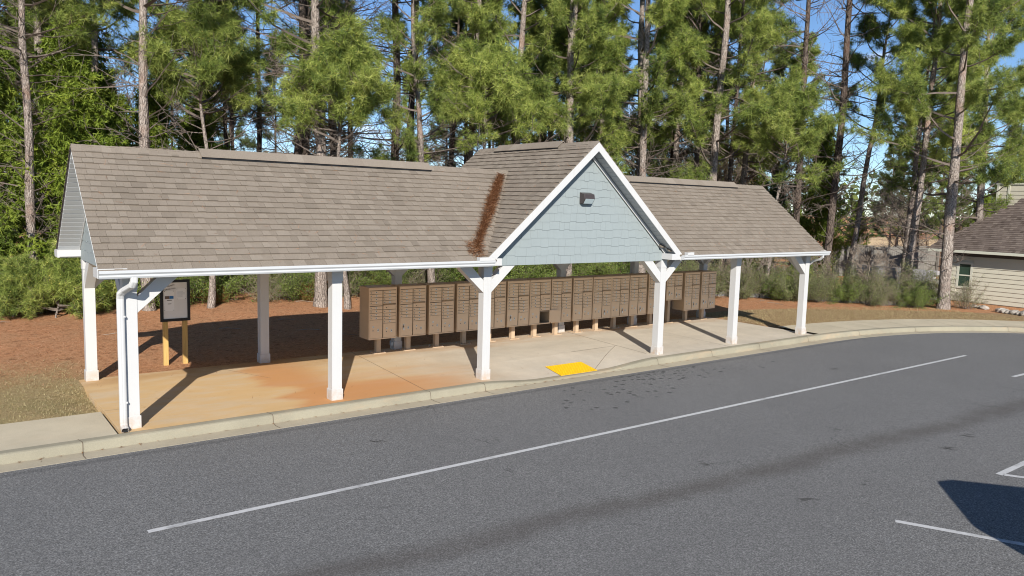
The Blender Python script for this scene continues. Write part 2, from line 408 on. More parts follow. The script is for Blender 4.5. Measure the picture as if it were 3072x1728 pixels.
def rampk(x): return sstep(6.15, 7.8, x) * (1 - sstep(9.5, 11.3, x))
def hz(x, y):
    """terrain height of the planted ground"""
    z = -.015 + .042 * max(0, y - 4.4) * (1 - sstep(14, 22, x))
    if y > 6: z += .05 * math.sin(x * .9 + y * .3) * math.cos(y * .7) * min(1, (y - 6) / 4)
    z = min(z, 2.2) 
    if x > 14: z -= .5 * sstep(40, 70, y) 
    return z
def strip(name, offs, mat, x0=None, x1=None, zf=None):
    """profile offs [(d, z)] swept along the kerb line"""
    mb = MB(); sel = [i for i in range(len(PA)) if (x0 is None or PA[i, 0] >= x0) and (x1 is None or PA[i, 0] <= x1)]
    n = len(offs)
    for i in sel:
        for d, z in offs:
            px, py = PA[i] + NR[i] * d
            mb.v.append((px, py, zf(px, d, z) if zf else z))
    for a in range(len(sel) - 1):
        for k in range(n - 1):
            mb.f.append([a * n + k, (a + 1) * n + k, (a + 1) * n + k + 1, a * n + k + 1]); mb.t.append(0); mb.mi.append(0)
    return mb.build(name, mat)
def kz(x, d, z):
    k = rampk(x)
    if d > .36: return z - k * .105 * (1 if d < .6 else max(0, (2.15 - d) / 1.55))
    return z
o = strip('gutter_pan', [(-.0, -.131), (.0, -.126), (.18, -.130), (.36, -.134)], 'pan'); tag(o, kind='structure')
o = strip('kerb', [(.355, -.15), (.36, -.12), (.385, -.03), (.40, -.012), (.425, -.001), (.46, .001), (.56, .002), (.562, -.02)], 'kerb', zf=lambda x, d, z: (z if d < .37 else max(z - rampk(x) * .105, -.128 + (d - .36) * .06))); tag(o, kind='structure')
o = strip('pavement', [(.566, -.02), (.568, .0), (1.98, .004), (1.985, -.08)], 'walk', x1=-.22); tag(o, kind='structure')
o = strip('pavement', [(.566, -.02), (.568, .0), (1.98, .004), (1.985, -.08)], 'walk', x0=18.16); tag(o, kind='structure')
# slab with its kerb ramp
mb = MB(); gx_ = list(np.arange(-.2, 18.15, .15)) + [18.14]; gy_ = [-.254, -.1, .05, .25, .5, .8, 1.15, 1.5, 2.2, 3.0, 3.6, 3.76]
def slz(x, y): return .002 - rampk(x) * .105 * max(0, min(1, (1.2 - y) / 1.45))
for x in gx_:
    for y in gy_: mb.v.append((x, y, slz(x, y)))
    mb.v.append((x, 3.76, -.12))
n = len(gy_) + 1
for i in range(len(gx_) - 1):
    for k in range(n - 1): mb.f.append([i * n + k, (i + 1) * n + k, (i + 1) * n + k + 1, i * n + k + 1]); mb.t.append(0); mb.mi.append(0)
n0 = len(mb.v); mb.v += [(-.2, y, -.12) for y in gy_]
for k in range(len(gy_) - 1): mb.f.append([k, k + 1, n0 + k + 1, n0 + k]); mb.t.append(0); mb.mi.append(0)
tag(mb.build('concrete_slab', 'slab', smooth=False), kind='structure')
# joints: kerb, slab, walk
mb = MB()
def jl(x0, y0, x1, y1, wd=.012, zf=slz, dz=.003, n=12):
    a, b = Vector((x0, y0, 0)), Vector((x1, y1, 0)); d = (b - a).normalized(); s_ = Vector((-d.y, d.x, 0)) * wd / 2
    for i in range(n):
        p, q = a.lerp(b, i / n), a.lerp(b, (i + 1) / n)
        vs = [p - s_, q - s_, q + s_, p + s_]; mb.add([(v.x, v.y, zf(v.x, v.y) + dz) for v in vs], [(0, 1, 2, 3)])
jl(11.62, 1.28, 11.9, 3.75); jl(11.62, 1.28, 10.0, 1.22); jl(11.56, 1.28, 9.4, -.24, .010); jl(11.5, .15, 11.62, 1.28)
jl(5.0, -.25, 5.4, 3.75, .009); jl(14.2, -.25, 14.5, 3.75, .008); jl(-.19, 1.18, .3, 1.18, .006)
jl(2.2, 3.74, 2.9, 2.1, .006)
flat = lambda x, y: .004
for xx in (-3.2,): jl(xx, -.25, xx - .05, 1.15, .010, flat)
def pj(d0, d1, i, wd=.011):
    p, q = PA[i] + NR[i] * d0, PA[i] + NR[i] * d1; jl(p[0], p[1], q[0], q[1], wd, flat, .003, 2)
for xx in (19.9, 21.2, 22.5, 23.8, 25.0, 26.1, 27.0):
    pj(.57, 1.97, int(np.abs(PA[:, 0] - xx).argmin()), .010)
tag(mb.build('pavement_joint_lines', 'joint'), kind='structure')
mb = MB()
for xx in (-3.6, -.68, 2.1, 5.0, 6.35, 11.3, 13.15, 15.3, 17.5, 19.9, 22.5, 25.3):
    i = int(np.abs(PA[:, 0] - xx).argmin()); k = rampk(xx)
    if k > .3: continue
    t = TN[i] * .011
    prof = [(.003, -.1225), (.18, -.1265), (.352, -.130), (.356, -.115), (.381, -.028 - k * .1), (.397, -.008 - k * .1), (.425, .0035 - k * .1), (.57, .006 - k * .1)]
    vs = []
    for d, z in prof:
        p = PA[i] + NR[i] * d + TN[i] * (.02 * math.sin(d * 20))
        vs += [(p[0] - t[0] / 2, p[1] - t[1] / 2, z + .001), (p[0] + t[0] / 2, p[1] + t[1] / 2, z + .001)]
    mb.add(vs, [(2 * j, 2 * j + 1, 2 * j + 3, 2 * j + 2) for j in range(len(prof) - 1)])
tag(mb.build('kerb_joint_lines', 'joint'), kind='structure')

# road
mb = MB(); vs = [(p[0], p[1], -.13) for p in PA] + [(28.9, -60, -.13), (-60, -60, -.13)]
mb.add(vs, [tuple(range(len(vs)))[::-1]]); tag(mb.build('road', 'asphalt'), kind='structure')
# markings
mb = MB()
def mark(p, q, wd, zz=-.126, seg=24):
    a, b = Vector(p), Vector(q); d = (b - a).normalized(); s_ = Vector((-d.y, d.x)) * wd / 2
    for i in range(seg):
        u, v = a.lerp(b, i / seg), a.lerp(b, (i + 1) / seg)
        mb.add([(u.x - s_.x, u.y - s_.y, zz), (v.x - s_.x, v.y - s_.y, zz), (v.x + s_.x, v.y + s_.y, zz), (u.x + s_.x, u.y + s_.y, zz)], [(0, 1, 2, 3)])
mark((-.58, -3.77), (19.5, -3.87), .085)
tag(mb.build('road_marking', 'paint'), kind='structure')
mb = MB(); mark((6.78, -8.30), (8.6, -11.9), .09); tag(mb.build('road_marking', 'paint'), kind='structure')
mb = MB(); mark((9.74, -8.32), (11.6, -8.32), .09, seg=6); mark((9.80, -8.36), (10.7, -9.9), .09, seg=6)
mark((17.6, -5.68), (19.5, -5.75), .09, seg=6); tag(mb.build('road_marking', 'paint'), kind='structure')
# tar scuffs and small litter marks on the asphalt
mb = MB()
for cx, cy, n_ in ((6.51, -5.67, 5), (6.5, -7.29, 6), (10.45, -7.34, 8), (11.47, -7.21, 6), (7.75, -7.4, 3), (3.0, -2.2, 4), (14.6, -3.0, 5)):
    for k in range(n_):
        x, y = cx + rnd.uniform(-.09, .09), cy + rnd.uniform(-.07, .07); a = -.9 + rnd.uniform(-.3, .3); l = rnd.uniform(.04, .13); t = rnd.uniform(.006, .014)
        d = Vector((math.cos(a), math.sin(a))) * l; s_ = Vector((-d.y, d.x)).normalized() * t
        mb.add([(x - d.x, y - d.y, -.126), (x + s_.x, y + s_.y, -.126), (x + d.x, y + d.y, -.126), (x - s_.x, y - s_.y, -.126)], [(0, 3, 2, 1)])
tag(mb.build('road_scuff_marks', 'scuff'), kind='structure')
# tactile pad, follows the ramp
mb = MB(); mb.cur = 0
P4 = [(8.33, .15), (9.43, .15), (9.20, -.56), (8.18, -.52)]
P4 = [(8.22, .14), (9.32, .14), (9.32, -.24), (8.22, -.24)]
def ez(x, y): return slz(x, y) if y > -.26 else max(.001 - .105, -.128 + (y + .82 - .36) * .06) 
x0, x1, y0, y1 = 8.50, 9.58, -.30, .40
def pad(x, y):
    s_ = (y - y1) / (y0 - y1); return (x - .14 * s_ + .0, y)
ys = [y0 + (y1 - y0) * k / 6 for k in range(7)]
def padz(y): return max(slz(8.8, max(y, -.25)), -.12) + .010 if y > -.25 else -.103 + .010
for k in range(6):
    a, b = ys[k], ys[k + 1]
    vs = [(pad(x0, a)[0], a, padz(a)), (pad(x1, a)[0], a, padz(a)), (pad(x1, b)[0], b, padz(b)), (pad(x0, b)[0], b, padz(b))]
    mb.add(vs, [(0, 1, 2, 3)])
for i in range(22):
    for k in range(12):
        y = y0 + .03 + (y1 - y0 - .06) * k / 11; x = pad(x0 + .03 + (x1 - x0 - .06) * i / 21, y)[0]; z = padz(y)
        r_ = .015
        vs = [(x + r_ * math.cos(t), y + r_ * math.sin(t), z) for t in np.arange(0, 6.2, 1.047)] + [(x + r_ * .5 * math.cos(t), y + r_ * .5 * math.sin(t), z + .007) for t in np.arange(0, 6.2, 1.047)]
        n_ = len(vs) // 2; mb.add(vs, [(j, (j + 1) % n_, n_ + (j + 1) % n_, n_ + j) for j in range(n_)] + [tuple(range(n_, 2 * n_))])
mb.box((pad(x0, y0)[0], y0 - .003, -.125), (pad(x1, y0)[0], y0, padz(y0) - .002))
tag(mb.build('tactile_paving_pad', 'yellow'), 'yellow raised-dome warning pad set in the kerb ramp below the gable', 'tactile pad')

# ---------------------------------------------------------------- ground sheet
def axis(a, b, f0, f1, fine, coarse):
    v = [f0]; 
    while v[-1] < f1: v.append(v[-1] + fine)
    s_ = fine
    while v[-1] < b: s_ *= coarse; v.append(v[-1] + s_)
    s_ = fine; l = [f0]
    while l[-1] > a: s_ *= coarse; l.append(l[-1] - s_)
    return l[::-1][:-1] + v
xs = axis(-500, 900, -8, 40, .4, 1.25); ys = axis(-300, 900, -12, 26, .4, 1.25)
V = np.zeros((len(xs), len(ys), 3))
for i, x in enumerate(xs):
    for j, y in enumerate(ys):
        d = pdist(x, y) if (-62 < x < 36 and y < 8) else (y + .8 if y > 0 else -9)
        if x > 36: d = x - 28.9
        z = hz(x, y)
        if -.5 < x < 18.5 and y < 4.0 and d < 3.9: z = -.12 if y > 1.4 else -.35
        if x <= -.5 or x >= 18.5 or y > 4: 
            if d < 1.75: z = -.35 if d < 1.3 else -.35 + (d - 1.3) / .45 * (z + .35)
        V[i, j] = (x, y, z)
# snap rows near the slab back edge and side edges
nx, ny = len(xs), len(ys); idx = np.arange(nx * ny).reshape(nx, ny)
F = np.stack([idx[:-1, :-1], idx[1:, :-1], idx[1:, 1:], idx[:-1, 1:]], -1).reshape(-1, 4)
gm = mesh_np('ground', V.reshape(-1, 3), F, mats=('ground',)); go = bpy.data.objects.new('ground', gm); link(go); tag(go, kind='structure')
gm.polygons.foreach_set('use_smooth', [True] * len(gm.polygons))

# blades and needles lying on the ground
def blades(name, pts, h, wd, lean, tone, mat, flat=False, seed=1):
    g = np.random.default_rng(seed); n = len(pts); a = g.uniform(0, 2 * np.pi, n); hh = h * g.uniform(.5, 1.2, n)
    d = np.stack([np.cos(a), np.sin(a), np.zeros(n)], 1); s_ = np.stack([-np.sin(a), np.cos(a), np.zeros(n)], 1) * (wd / 2)
    tip = pts + d * (hh * lean)[:, None] + np.array([0, 0, 1.]) * (hh * (g.uniform(.03, .25, n) if flat else .9))[:, None]
    V = np.stack([pts - s_, pts + s_, tip + s_ * (.5 if flat else .1)], 1).reshape(-1, 3)
    me = mesh_np(name, V, np.arange(len(V)).reshape(-1, 3), tone, (mat,)); o = bpy.data.objects.new(name, me); link(o); return o
g = np.random.default_rng(3)
P = []
while len(P) < 16000:
    x, y = g.uniform(-6, -.25), g.uniform(1.2, 6.5)
    if g.random() < sstep(6.5, 3, y): P.append((x, y, hz(x, y)))
tag(blades('lawn_grass', np.array(P), .032, .009, .8, g.random(16000) * .8 + .2 * (g.random(16000) < .3), 'grassb', seed=5), kind='stuff', label='short dormant grass beside the left pavement', cat='grass')
P = []
while len(P) < 14000:
    x, y = g.uniform(18.5, 28.5), g.uniform(-2, 4.4); d = pdist(x, y)
    if 2.02 < d < 5.1: P.append((x, y, hz(x, y)))
tag(blades('dry_grass', np.array(P), .05, .012, .8, g.random(14000) * .7, 'grassb', seed=6), kind='stuff', label='tan dormant grass strip behind the curving pavement', cat='grass')
P = []
while len(P) < 42000:
    x, y = g.uniform(-6, 30), g.uniform(2, 15) 
    if (x < -.3 and y < 3 + g.random() * 3) or (-.3 < x < 18.3 and y < 3.8): continue
    if x > 18.3 and (pdist(x, y) < 5.1 or pdist(x, y) > 10): continue
    P.append((x, y, hz(x, y) + .004))
P = np.array(P)
tag(blades('pine_straw', P, .16, .011, .8, g.random(len(P)), 'strawb', True, seed=7), kind='stuff', label='rust coloured pine straw lying under the trees', cat='pine straw')
P = np.array([(g.uniform(-.1, 18), abs(g.normal(0, .5)) * 1 + 1.0 + g.uniform(-1.2, 2.4), 0) for _ in range(170)])
P = np.array([(x, y, slz(x, y) + .004) for x, y, z in P if -.25 < y < 3.7])
tag(blades('fallen_needles', P, .13, .006, .9, g.random(len(P)) * .3, 'strawb', True, seed=8), kind='stuff', label='single brown pine needles scattered on the slab', cat='pine needles')

P = []
gk = np.random.default_rng(21)
for _ in range(2600):
    i = int(gk.integers(200, len(PA) - 30)); dens_ = .5 + .5 * math.sin(i * .11) * math.sin(i * .037)
    if gk.random() > dens_ * .8: continue
    d = .345 - abs(gk.normal(0, .03)); p = PA[i] + NR[i] * d; P.append((p[0], p[1], -.131 + .003))
P = np.array(P); tag(blades('gutter_needles', P, .10, .006, .95, gk.random(len(P)) * .45, 'strawb', True, seed=22), kind='stuff', label='brown pine needles washed along the foot of the kerb', cat='pine needles')
mb = MB()
for _ in range(46):
    x, y = gk.uniform(-5, 26), gk.uniform(4.6, 13); L = gk.uniform(.2, .8); a = gk.uniform(0, 6.28)
    if x > 18 and pdist(x, y) < 5.6: continue
    z = hz(x, y) + .02; pts = [(x + math.cos(a + .3 * math.sin(t * 3)) * L * t, y + math.sin(a) * L * t, z + .02 * math.sin(t * 5)) for t in (0, .33, .66, 1)]
    mb.tube(pts, [.011, .009, .007, .004], 5)
tag(mb.build('fallen_twigs', 'bare'), 'grey fallen twigs scattered over the pine straw', 'twigs', kind='stuff')

# ---------------------------------------------------------------- shelter
PXs = [0, 3.3, 6.524, 11.714, 14.637, 17.874]; D = 3.658; XM = 9.119
sh = empty('mailbox_shelter', (9, 1.8, 0), 'long open-sided mail shelter with white posts, brown shingle roof and a pale blue centre gable', 'shelter')
OFF = Vector((9, 1.8, 0))
def sb(mb, name, mat, parent=None, **kw):
    mb.v = [(v[0] - 9, v[1] - 1.8, v[2]) for v in mb.v]
    return mb.build(name, mat, parent or sh, **kw)
K = .823; YE = -.428; YB = D + .428; ZE = 2.434; ZR = 4.29; YM = 1.829; XL = -.455; XR = 18.204
GX0, GX1 = 6.284, 11.954; GZ0 = 2.489; ZG = 4.91; KG = (ZG - GZ0) / (XM - GX0); GY0, GY1 = -.40, 4.05
def zmain(x, y): return ZR - K * abs(y - YM)
def zgab(x, y): return ZG - KG * abs(x - XM)
posts = []
for yi, y in enumerate((0, D)):
    for x in PXs:
        mb = MB().box((x - .093, y - .093, .0), (x + .093, y + .093, 2.31)); po = sb(mb, 'post', 'white', bevel=.004); posts.append(po)
        sb(MB().box((x - .108, y - .108, -.02), (x + .108, y + .108, .195)), 'base_block', 'white', po, bevel=.004)
        sb(MB().box((x - .103, y - .103, 2.12), (x + .103, y + .103, 2.302)), 'collar', 'white', po, bevel=.003)
def brace(x, y, dx, dy, i=0):
    e = .50
    w_ = .082 + .001 * i
    a = Vector((x, y, 0)); d = Vector((dx, dy, 0)); s_ = Vector((-dy, dx, 0)) * w_
    A = a + d * .094
    poly = [A + Vector((0, 0, 1.765)), A + d * .60 + Vector((0, 0, 2.305)), A + d * .30 + Vector((0, 0, 2.305)), A + Vector((0, 0, 2.01))]
    mb = MB().prism([p - s_ for p in poly], s_ * 2); sb(mb, 'brace', 'white', bevel=.003)
for y, s_ in ((0, 1), (D, -1)):
    brace(PXs[0], y, 1, 0); brace(PXs[5], y, -1, 0)
    for k in (2, 3): brace(PXs[k], y, 1, 0); brace(PXs[k], y, -1, 0)
    brace(PXs[0], y, 0, s_, 1); brace(PXs[5], y, 0, s_, 1)
for y in (0, D):
    sb(MB().box((-.09, y - .085, 2.304), (17.96, y + .085, 2.42)), 'beam', 'white')
for x in (0, 17.874): sb(MB().box((x - .085, .088, 2.306), (x + .085, D - .088, 2.42)), 'beam', 'white')
sb(MB().box((.09, .088, 2.34), (17.78, D - .088, 2.36)), 'ceiling', 'ceiling')
# eave soffits
for a, b in ((XL + .01, GX0 + .2), (GX1 - .2, XR - .01)):
    sb(MB().box((a, YE + .02, 2.335), (b, -.088, 2.35)), 'soffit', 'soffit')
sb(MB().box((XL + .01, D + .088, 2.335), (XR - .01, YB - .02, 2.35)), 'soffit', 'soffit')
# decks
def deck(poly, zf, mb):
    top = [(x, y, zf(x, y) - .012) for x, y in poly]; mb.prism(top, (0, 0, -.035))
mb = MB(); xr = XM - (ZG - ZR) / KG; xr2 = 2 * XM - xr
yv = lambda x: 0
deck([(XL, YE), (GX0, YE), (xr, YM), (XL, YM)], zmain, mb); deck([(XR, YE), (XR, YM), (xr2, YM), (GX1, YE)], zmain, mb)
deck([(XL, YM), (xr, YM), (GX0, YB), (XL, YB)], zmain, mb); deck([(XR, YM), (XR, YB), (GX1, YB), (xr2, YM)], zmain, mb)
deck([(GX0, GY0), (XM, GY0), (XM, GY1), (GX0, GY1), (xr, YM)], zgab, mb); deck([(GX1, GY0), (xr2, YM), (GX1, GY1), (XM, GY1), (XM, GY0)], zgab, mb)
sb(mb, 'roof_deck', 'bronze')
def shingles(mb, along, up, origin, length, slope_len, expo=.145, skip=None, seed=0, over=.02, lmin=.10, lmax=.24):
    """courses of laminated tabs; along/up are unit vectors in the roof plane"""
    r_ = random.Random(seed); along, up, origin = Vector(along), Vector(up), Vector(origin); nrm = along.cross(up).normalized()
    if nrm.z < 0: nrm = -nrm
    n = int(math.ceil(slope_len / expo))
    for c in range(n):
        u0 = c * expo - (over if c == 0 else 0); u1 = min((c + 1) * expo + .004, slope_len + .0)
        s_ = -.012; hi = r_.random() < .5
        lift0 = r_.uniform(-.002, .002)
        while s_ < length + .012:
            l_ = r_.uniform(lmin, lmax); e = min(s_ + l_, length + .012)
            if e - s_ < .03: break
            hi = not hi if r_.random() < .85 else hi
            t = .021 + lift0 + (.008 if hi else 0)
            tone = min(1, max(.01, (.66 if hi else .38) + r_.gauss(0, .13))) if r_.random() < .9 else r_.uniform(.05, .3)
            g_ = .0015
            def P(a, b, h): return origin + along * a + up * b + nrm * h
            dr = r_.uniform(-.003, .003)
            lo = [P(s_ + g_, u0 + dr, -.004), P(e - g_, u0 + dr, -.004)]
            tp = [P(s_ + g_, u0 + dr, t), P(e - g_, u0 + dr, t), P(e - g_, u1, .003), P(s_ + g_, u1, .003)]
            if not (skip and all(skip(p.x, p.y) for p in tp)):
                mb.add(lo + tp, [(0, 1, 3, 2), (2, 3, 4, 5), (1, 4, 3), (0, 2, 5)], tone)
            s_ = e
sl_m = math.hypot(YM - YE, ZR - ZE); um = Vector((0, YM - YE, ZR - ZE)).normalized()
ingab = lambda x, y: GX0 + .0 < x < GX1 - .0 and GY0 - .12 < y < GY1 + .12 and zmain(x, y) < zgab(x, y) - .015
mb = MB(); shingles(mb, (1, 0, 0), um, (XL, YE, ZE), XR - XL, sl_m, skip=ingab, seed=1)
u2 = Vector((0, -(YM - YE), ZR - ZE)).normalized(); shingles(mb, (1, 0, 0), u2, (XL, YB, ZE), XR - XL, sl_m, skip=ingab, seed=2)
sl_g = math.hypot(XM - GX0, ZG - GZ0); ug = Vector((XM - GX0, 0, ZG - GZ0)).normalized(); ug2 = Vector((-(XM - GX0), 0, ZG - GZ0)).normalized()
under = lambda x, y: zgab(x, y) < zmain(x, y) - .03 and YE + .06 < y < YB - .06
shingles(mb, (0, 1, 0), ug, (GX0, GY0, GZ0), GY1 - GY0, sl_g, skip=under, seed=3)
shingles(mb, (0, 1, 0), ug2, (GX1, GY0, GZ0), GY1 - GY0, sl_g, skip=under, seed=4)
# ridge caps: overlapping folded pieces
def caps(a, b, wd, z, ax):
    L = b - a; n = int(L / .145); r_ = random.Random(int(a * 7))
    for i in range(n + 1):
        s0 = a + i * .145; s1 = min(s0 + .155, b)
        if s1 <= s0 + .02: break
        for sg in (-1, 1):
            k = K if ax == 'x' else KG; c_ = YM if ax == 'x' else XM; t = .022
            def P(s_, q, dz): return (s_, c_ + sg * q, z - k * q + dz) if ax == 'x' else (c_ + sg * q, s_, z - k * q + dz)
            vs = [P(s0, 0, t + .01), P(s1, 0, t + .004), P(s1, wd, t + .003), P(s0, wd, t + .008), P(s0, wd, 0), P(s1, wd, 0), P(s0, 0, t - .01)]
            mb.add(vs, [(0, 1, 2, 3), (3, 2, 5, 4), (0, 3, 4, 6)], min(1, max(.02, r_.gauss(.55, .15))))
caps(XL, xr, .13, ZR, 'x'); caps(xr2, XR, .13, ZR, 'x'); caps(GY0, GY1, .13, ZG, 'y')
sb(mb, 'roof_shingles', 'shingle')
def vent(a, b, z, ax):
    mb = MB(); k = K if ax == 'x' else KG; c_ = YM if ax == 'x' else XM; r_ = random.Random(3)
    n = int((b - a) / .3)
    for sg in (-1, 1):
        for i in range(n):
            s0, s1 = a + (b - a) * i / n, a + (b - a) * (i + 1) / n; dz = r_.uniform(-.002, .002)
            def P(s_, q, h): return (s_, c_ + sg * q, z - k * q + h) if ax == 'x' else (c_ + sg * q, s_, z - k * q + h)
            vs = [P(s0, 0, .085 + dz), P(s1, 0, .085), P(s1, .17, .082), P(s0, .17, .082 + dz), P(s0, .17, .068 + dz), P(s1, .17, .068), P(s0, 0, .062), P(s1, 0, .062)]
            mb.add(vs, [(0, 1, 2, 3), (3, 2, 5, 4), (4, 5, 7, 6), (0, 3, 4, 6), (1, 7, 5, 2)], min(1, max(.05, r_.gauss(.6, .12))))
    vo = sb(mb, 'ridge_vent', 'shingle')
    m2 = MB()
    for sg in (-1, 1):
        def P(s_, q, h): return (s_, c_ + sg * q, z - k * q + h) if ax == 'x' else (c_ + sg * q, s_, z - k * q + h)
        m2.add([P(a + .01, .02, .063), P(b - .01, .02, .063), P(b - .01, .150, .063), P(a + .01, .150, .063), P(a + .01, .150, .02), P(b - .01, .150, .02)], [(0, 1, 2, 3), (3, 2, 5, 4)])
    sb(m2, 'vent_shade_core', 'black', vo)  # black core paints the shadow line into the gap beneath the vent
vent(1.53, 6.25, ZR, 'x'); vent(12.2, 16.8, ZR, 'x'); vent(.75, 3.2, ZG, 'y')

# siding panels with staggered butts, clipped to a triangle
def clip(poly, a, b, c):
    out = []
    for i in range(len(poly)):
        p, q = poly[i], poly[(i + 1) % len(poly)]; fp, fq = a * p[0] + b * p[1] - c, a * q[0] + b * q[1] - c
        if fp >= 0: out.append(p)
        if fp * fq < 0: t = fp / (fp - fq); out.append((p[0] + (q[0] - p[0]) * t, p[1] + (q[1] - p[1]) * t))
    return out
def shake(mb, u0, u1, z0, zt, k, mid, to3, seed, expo=.178):
    r_ = random.Random(seed); n = int((zt - z0) / expo) + 1
    for c in range(n):
        zb = z0 + c * expo; s_ = u0 - r_.uniform(0, .2); fl = 0
        while s_ < u1:
            l_ = r_.uniform(.13, .30); e = s_ + l_; fl = 1 - fl if r_.random() < .8 else fl
            d = .020 * fl if c else 0
            po = [(s_ + .0015, zb + d), (e - .0015, zb + d), (e - .0015, zb + expo + .02), (s_ + .0015, zb + expo + .02)]
            po = clip(po, 1, 0, u0); po = clip(po, -1, 0, -u1)
            if len(po) > 2: po = clip(po, -k, -1, -(zt + k * mid)) if True else po
            if len(po) > 2: po = clip(po, k, -1, -(zt - k * mid))
            if len(po) > 2 and max(p[1] for p in po) - min(p[1] for p in po) > .01:
                zl = min(p[1] for p in po)
                h = lambda z: .0130 - .0100 * min(1, (z - zb) / expo)
                f = [to3(p[0], p[1], h(p[1])) for p in po]; bk = [to3(p[0], p[1], 0) for p in po]
                m_ = len(po); mb.add(bk + f, [tuple(range(m_, 2 * m_))] + [(i, (i + 1) % m_, m_ + (i + 1) % m_, m_ + i) for i in range(m_)])
            s_ = e
def tri_wall(name, poly, vec, mat): return sb(MB().prism(poly, vec), name, mat)
gz_ = 4.66  # apex of front wall
fw = tri_wall('gable_wall', [(GX0 + .16, -.088, 2.300), (GX1 - .16, -.088, 2.300), (GX1 - .16, -.088, 2.36), (XM, -.088, gz_), (GX0 + .16, -.088, 2.36)], (0, .08, 0), 'siding')
mb = MB(); shake(mb, GX0 + .26, GX1 - .10, 2.301, gz_ - .03, KG, XM, lambda u, z, h: (u, -.0885 - h, z), 5); sb(mb, 'gable_siding', 'siding', None)
bw = tri_wall('gable_wall', [(GX0 + .16, D + .088, 2.300), (GX1 - .16, D + .088, 2.300), (GX1 - .16, D + .088, 2.36), (XM, D + .088, gz_), (GX0 + .16, D + .088, 2.36)], (0, -.08, 0), 'siding')
for sx_, xw in ((-1, -.09), (1, 17.964)):
    tri_wall('end_wall', [(xw, -.09, 2.300), (xw, D + .09, 2.300), (xw, D + .09, 2.5), (xw, YM, 4.10), (xw, -.09, 2.5)], (-sx_ * .08, 0, 0), 'siding')
    mb = MB(); shake(mb, -.09, D + .09, 2.301, 4.06, K, YM, lambda u, z, h, sx_=sx_, xw=xw: (xw + sx_ * (h + .0005), u, z), 6); sb(mb, 'end_siding', 'siding')
# front and back gable fascias, soffits, trims
def sloped(xa, za, xb, zb, dz, y, vy, name, mat, parent=None):
    return sb(MB().prism([(xa, y, za), (xb, y, zb), (xb, y, zb - dz), (xa, y, za - dz)], (0, vy, 0)), name, mat, parent, bevel=.002)
for s_ in (-1, 1):
    xa = XM + s_ * (XM - GX0 + .0); 
    for y, vy in ((GY0 - .022, .025), (GY1 + .022, -.025)):
        sloped(XM, ZG - .008, xa, GZ0 - .008, .185, y, vy, 'fascia_board', 'white')
    for (ya, yb) in ((GY0 + .004, -.088), (D + .088, GY1 - .004)):
        mb = MB()
        n_ = 26
        for i in range(n_):   # ribbed soffit between fascia and wall
            t0, t1 = i / n_, (i + 1) / n_ - .004
            p = lambda t, dz: (XM + (xa - XM) * t, ZG + (GZ0 - ZG) * t - .15 + dz)
            a0, a1 = p(t0, 0), p(t1, 0)
            mb.prism([(a0[0], ya, a0[1]), (a1[0], ya, a1[1]), (a1[0], ya, a1[1] + .02), (a0[0], ya, a0[1] + .02)], (0, yb - ya, 0))
        sb(mb, 'soffit', 'soffit')
    sloped(XM, ZG - .17, XM + s_ * (XM - GX0 - .13), GZ0 - .06, .085, -.128, .020, 'trim_board', 'white')
    # boxed returns
    for ya, yb in ((GY0 - .024, -.09), (D + .09, GY1 + .024)):
        a, b = sorted((XM + s_ * (XM - GX0 - .03), XM + s_ * (XM - GX0 - .335)))
        sb(MB().prism([(a, ya, 2.335), (b, ya, 2.335), (b, ya, 2.52 if s_ > 0 else 2.33 + .13), (a, ya, 2.52 if s_ < 0 else 2.33 + .13)][:4] if False else [(a, ya, 2.335), (b, ya, 2.335), (b, ya, 2.475), (a, ya, 2.475)], (0, yb - ya, 0)), 'eave_return', 'white', bevel=.003)
for sx_, xo, xw in ((-1, XL, -.09), (1, XR, 17.964)):
    for s_ in (-1, 1):
        yo = YM + s_ * (YM - YE)
        vx = -sx_ * .022; x_ = xo - sx_ * .010
        sb(MB().prism([(x_, YM, ZR - .008), (x_, yo, ZE - .008), (x_, yo, ZE - .12), (x_, YM, ZR - .12)], (vx, 0, 0)), 'fascia_board', 'white', bevel=.002)
        mb = MB(); n_ = 24
        for i in range(n_):
            t0, t1 = i / n_, (i + 1) / n_ - .006
            y0_, z0_, y1_, z1_ = YM + (yo - YM) * t0, ZR + (ZE - ZR) * t0 - .13, YM + (yo - YM) * t1, ZR + (ZE - ZR) * t1 - .13
            mb.prism([(xo - sx_ * .004, y0_, z0_), (xo - sx_ * .004, y1_, z1_), (xo - sx_ * .004, y1_, z1_ + .015), (xo - sx_ * .004, y0_, z0_ + .015)], (xw - xo + sx_ * .004, 0, 0))
        sb(mb, 'soffit', 'gutter')
        sb(MB().prism([(xw + sx_ * .018, YM, ZR - .15), (xw + sx_ * .018, yo - s_ * .2, ZE + .03), (xw + sx_ * .018, yo - s_ * .2, ZE - .02), (xw + sx_ * .018, YM, ZR - .20)], (-sx_ * .017, 0, 0)), 'trim_board', 'white')
        ya, yb = sorted((yo - s_ * .0, yo - s_ * .34)); xa_, xb_ = sorted((xo - sx_ * .0 + sx_ * .024, xw))
        sb(MB().box((xa_, ya, 2.333), (xb_, yb, 2.47)), 'eave_return', 'white', bevel=.003)
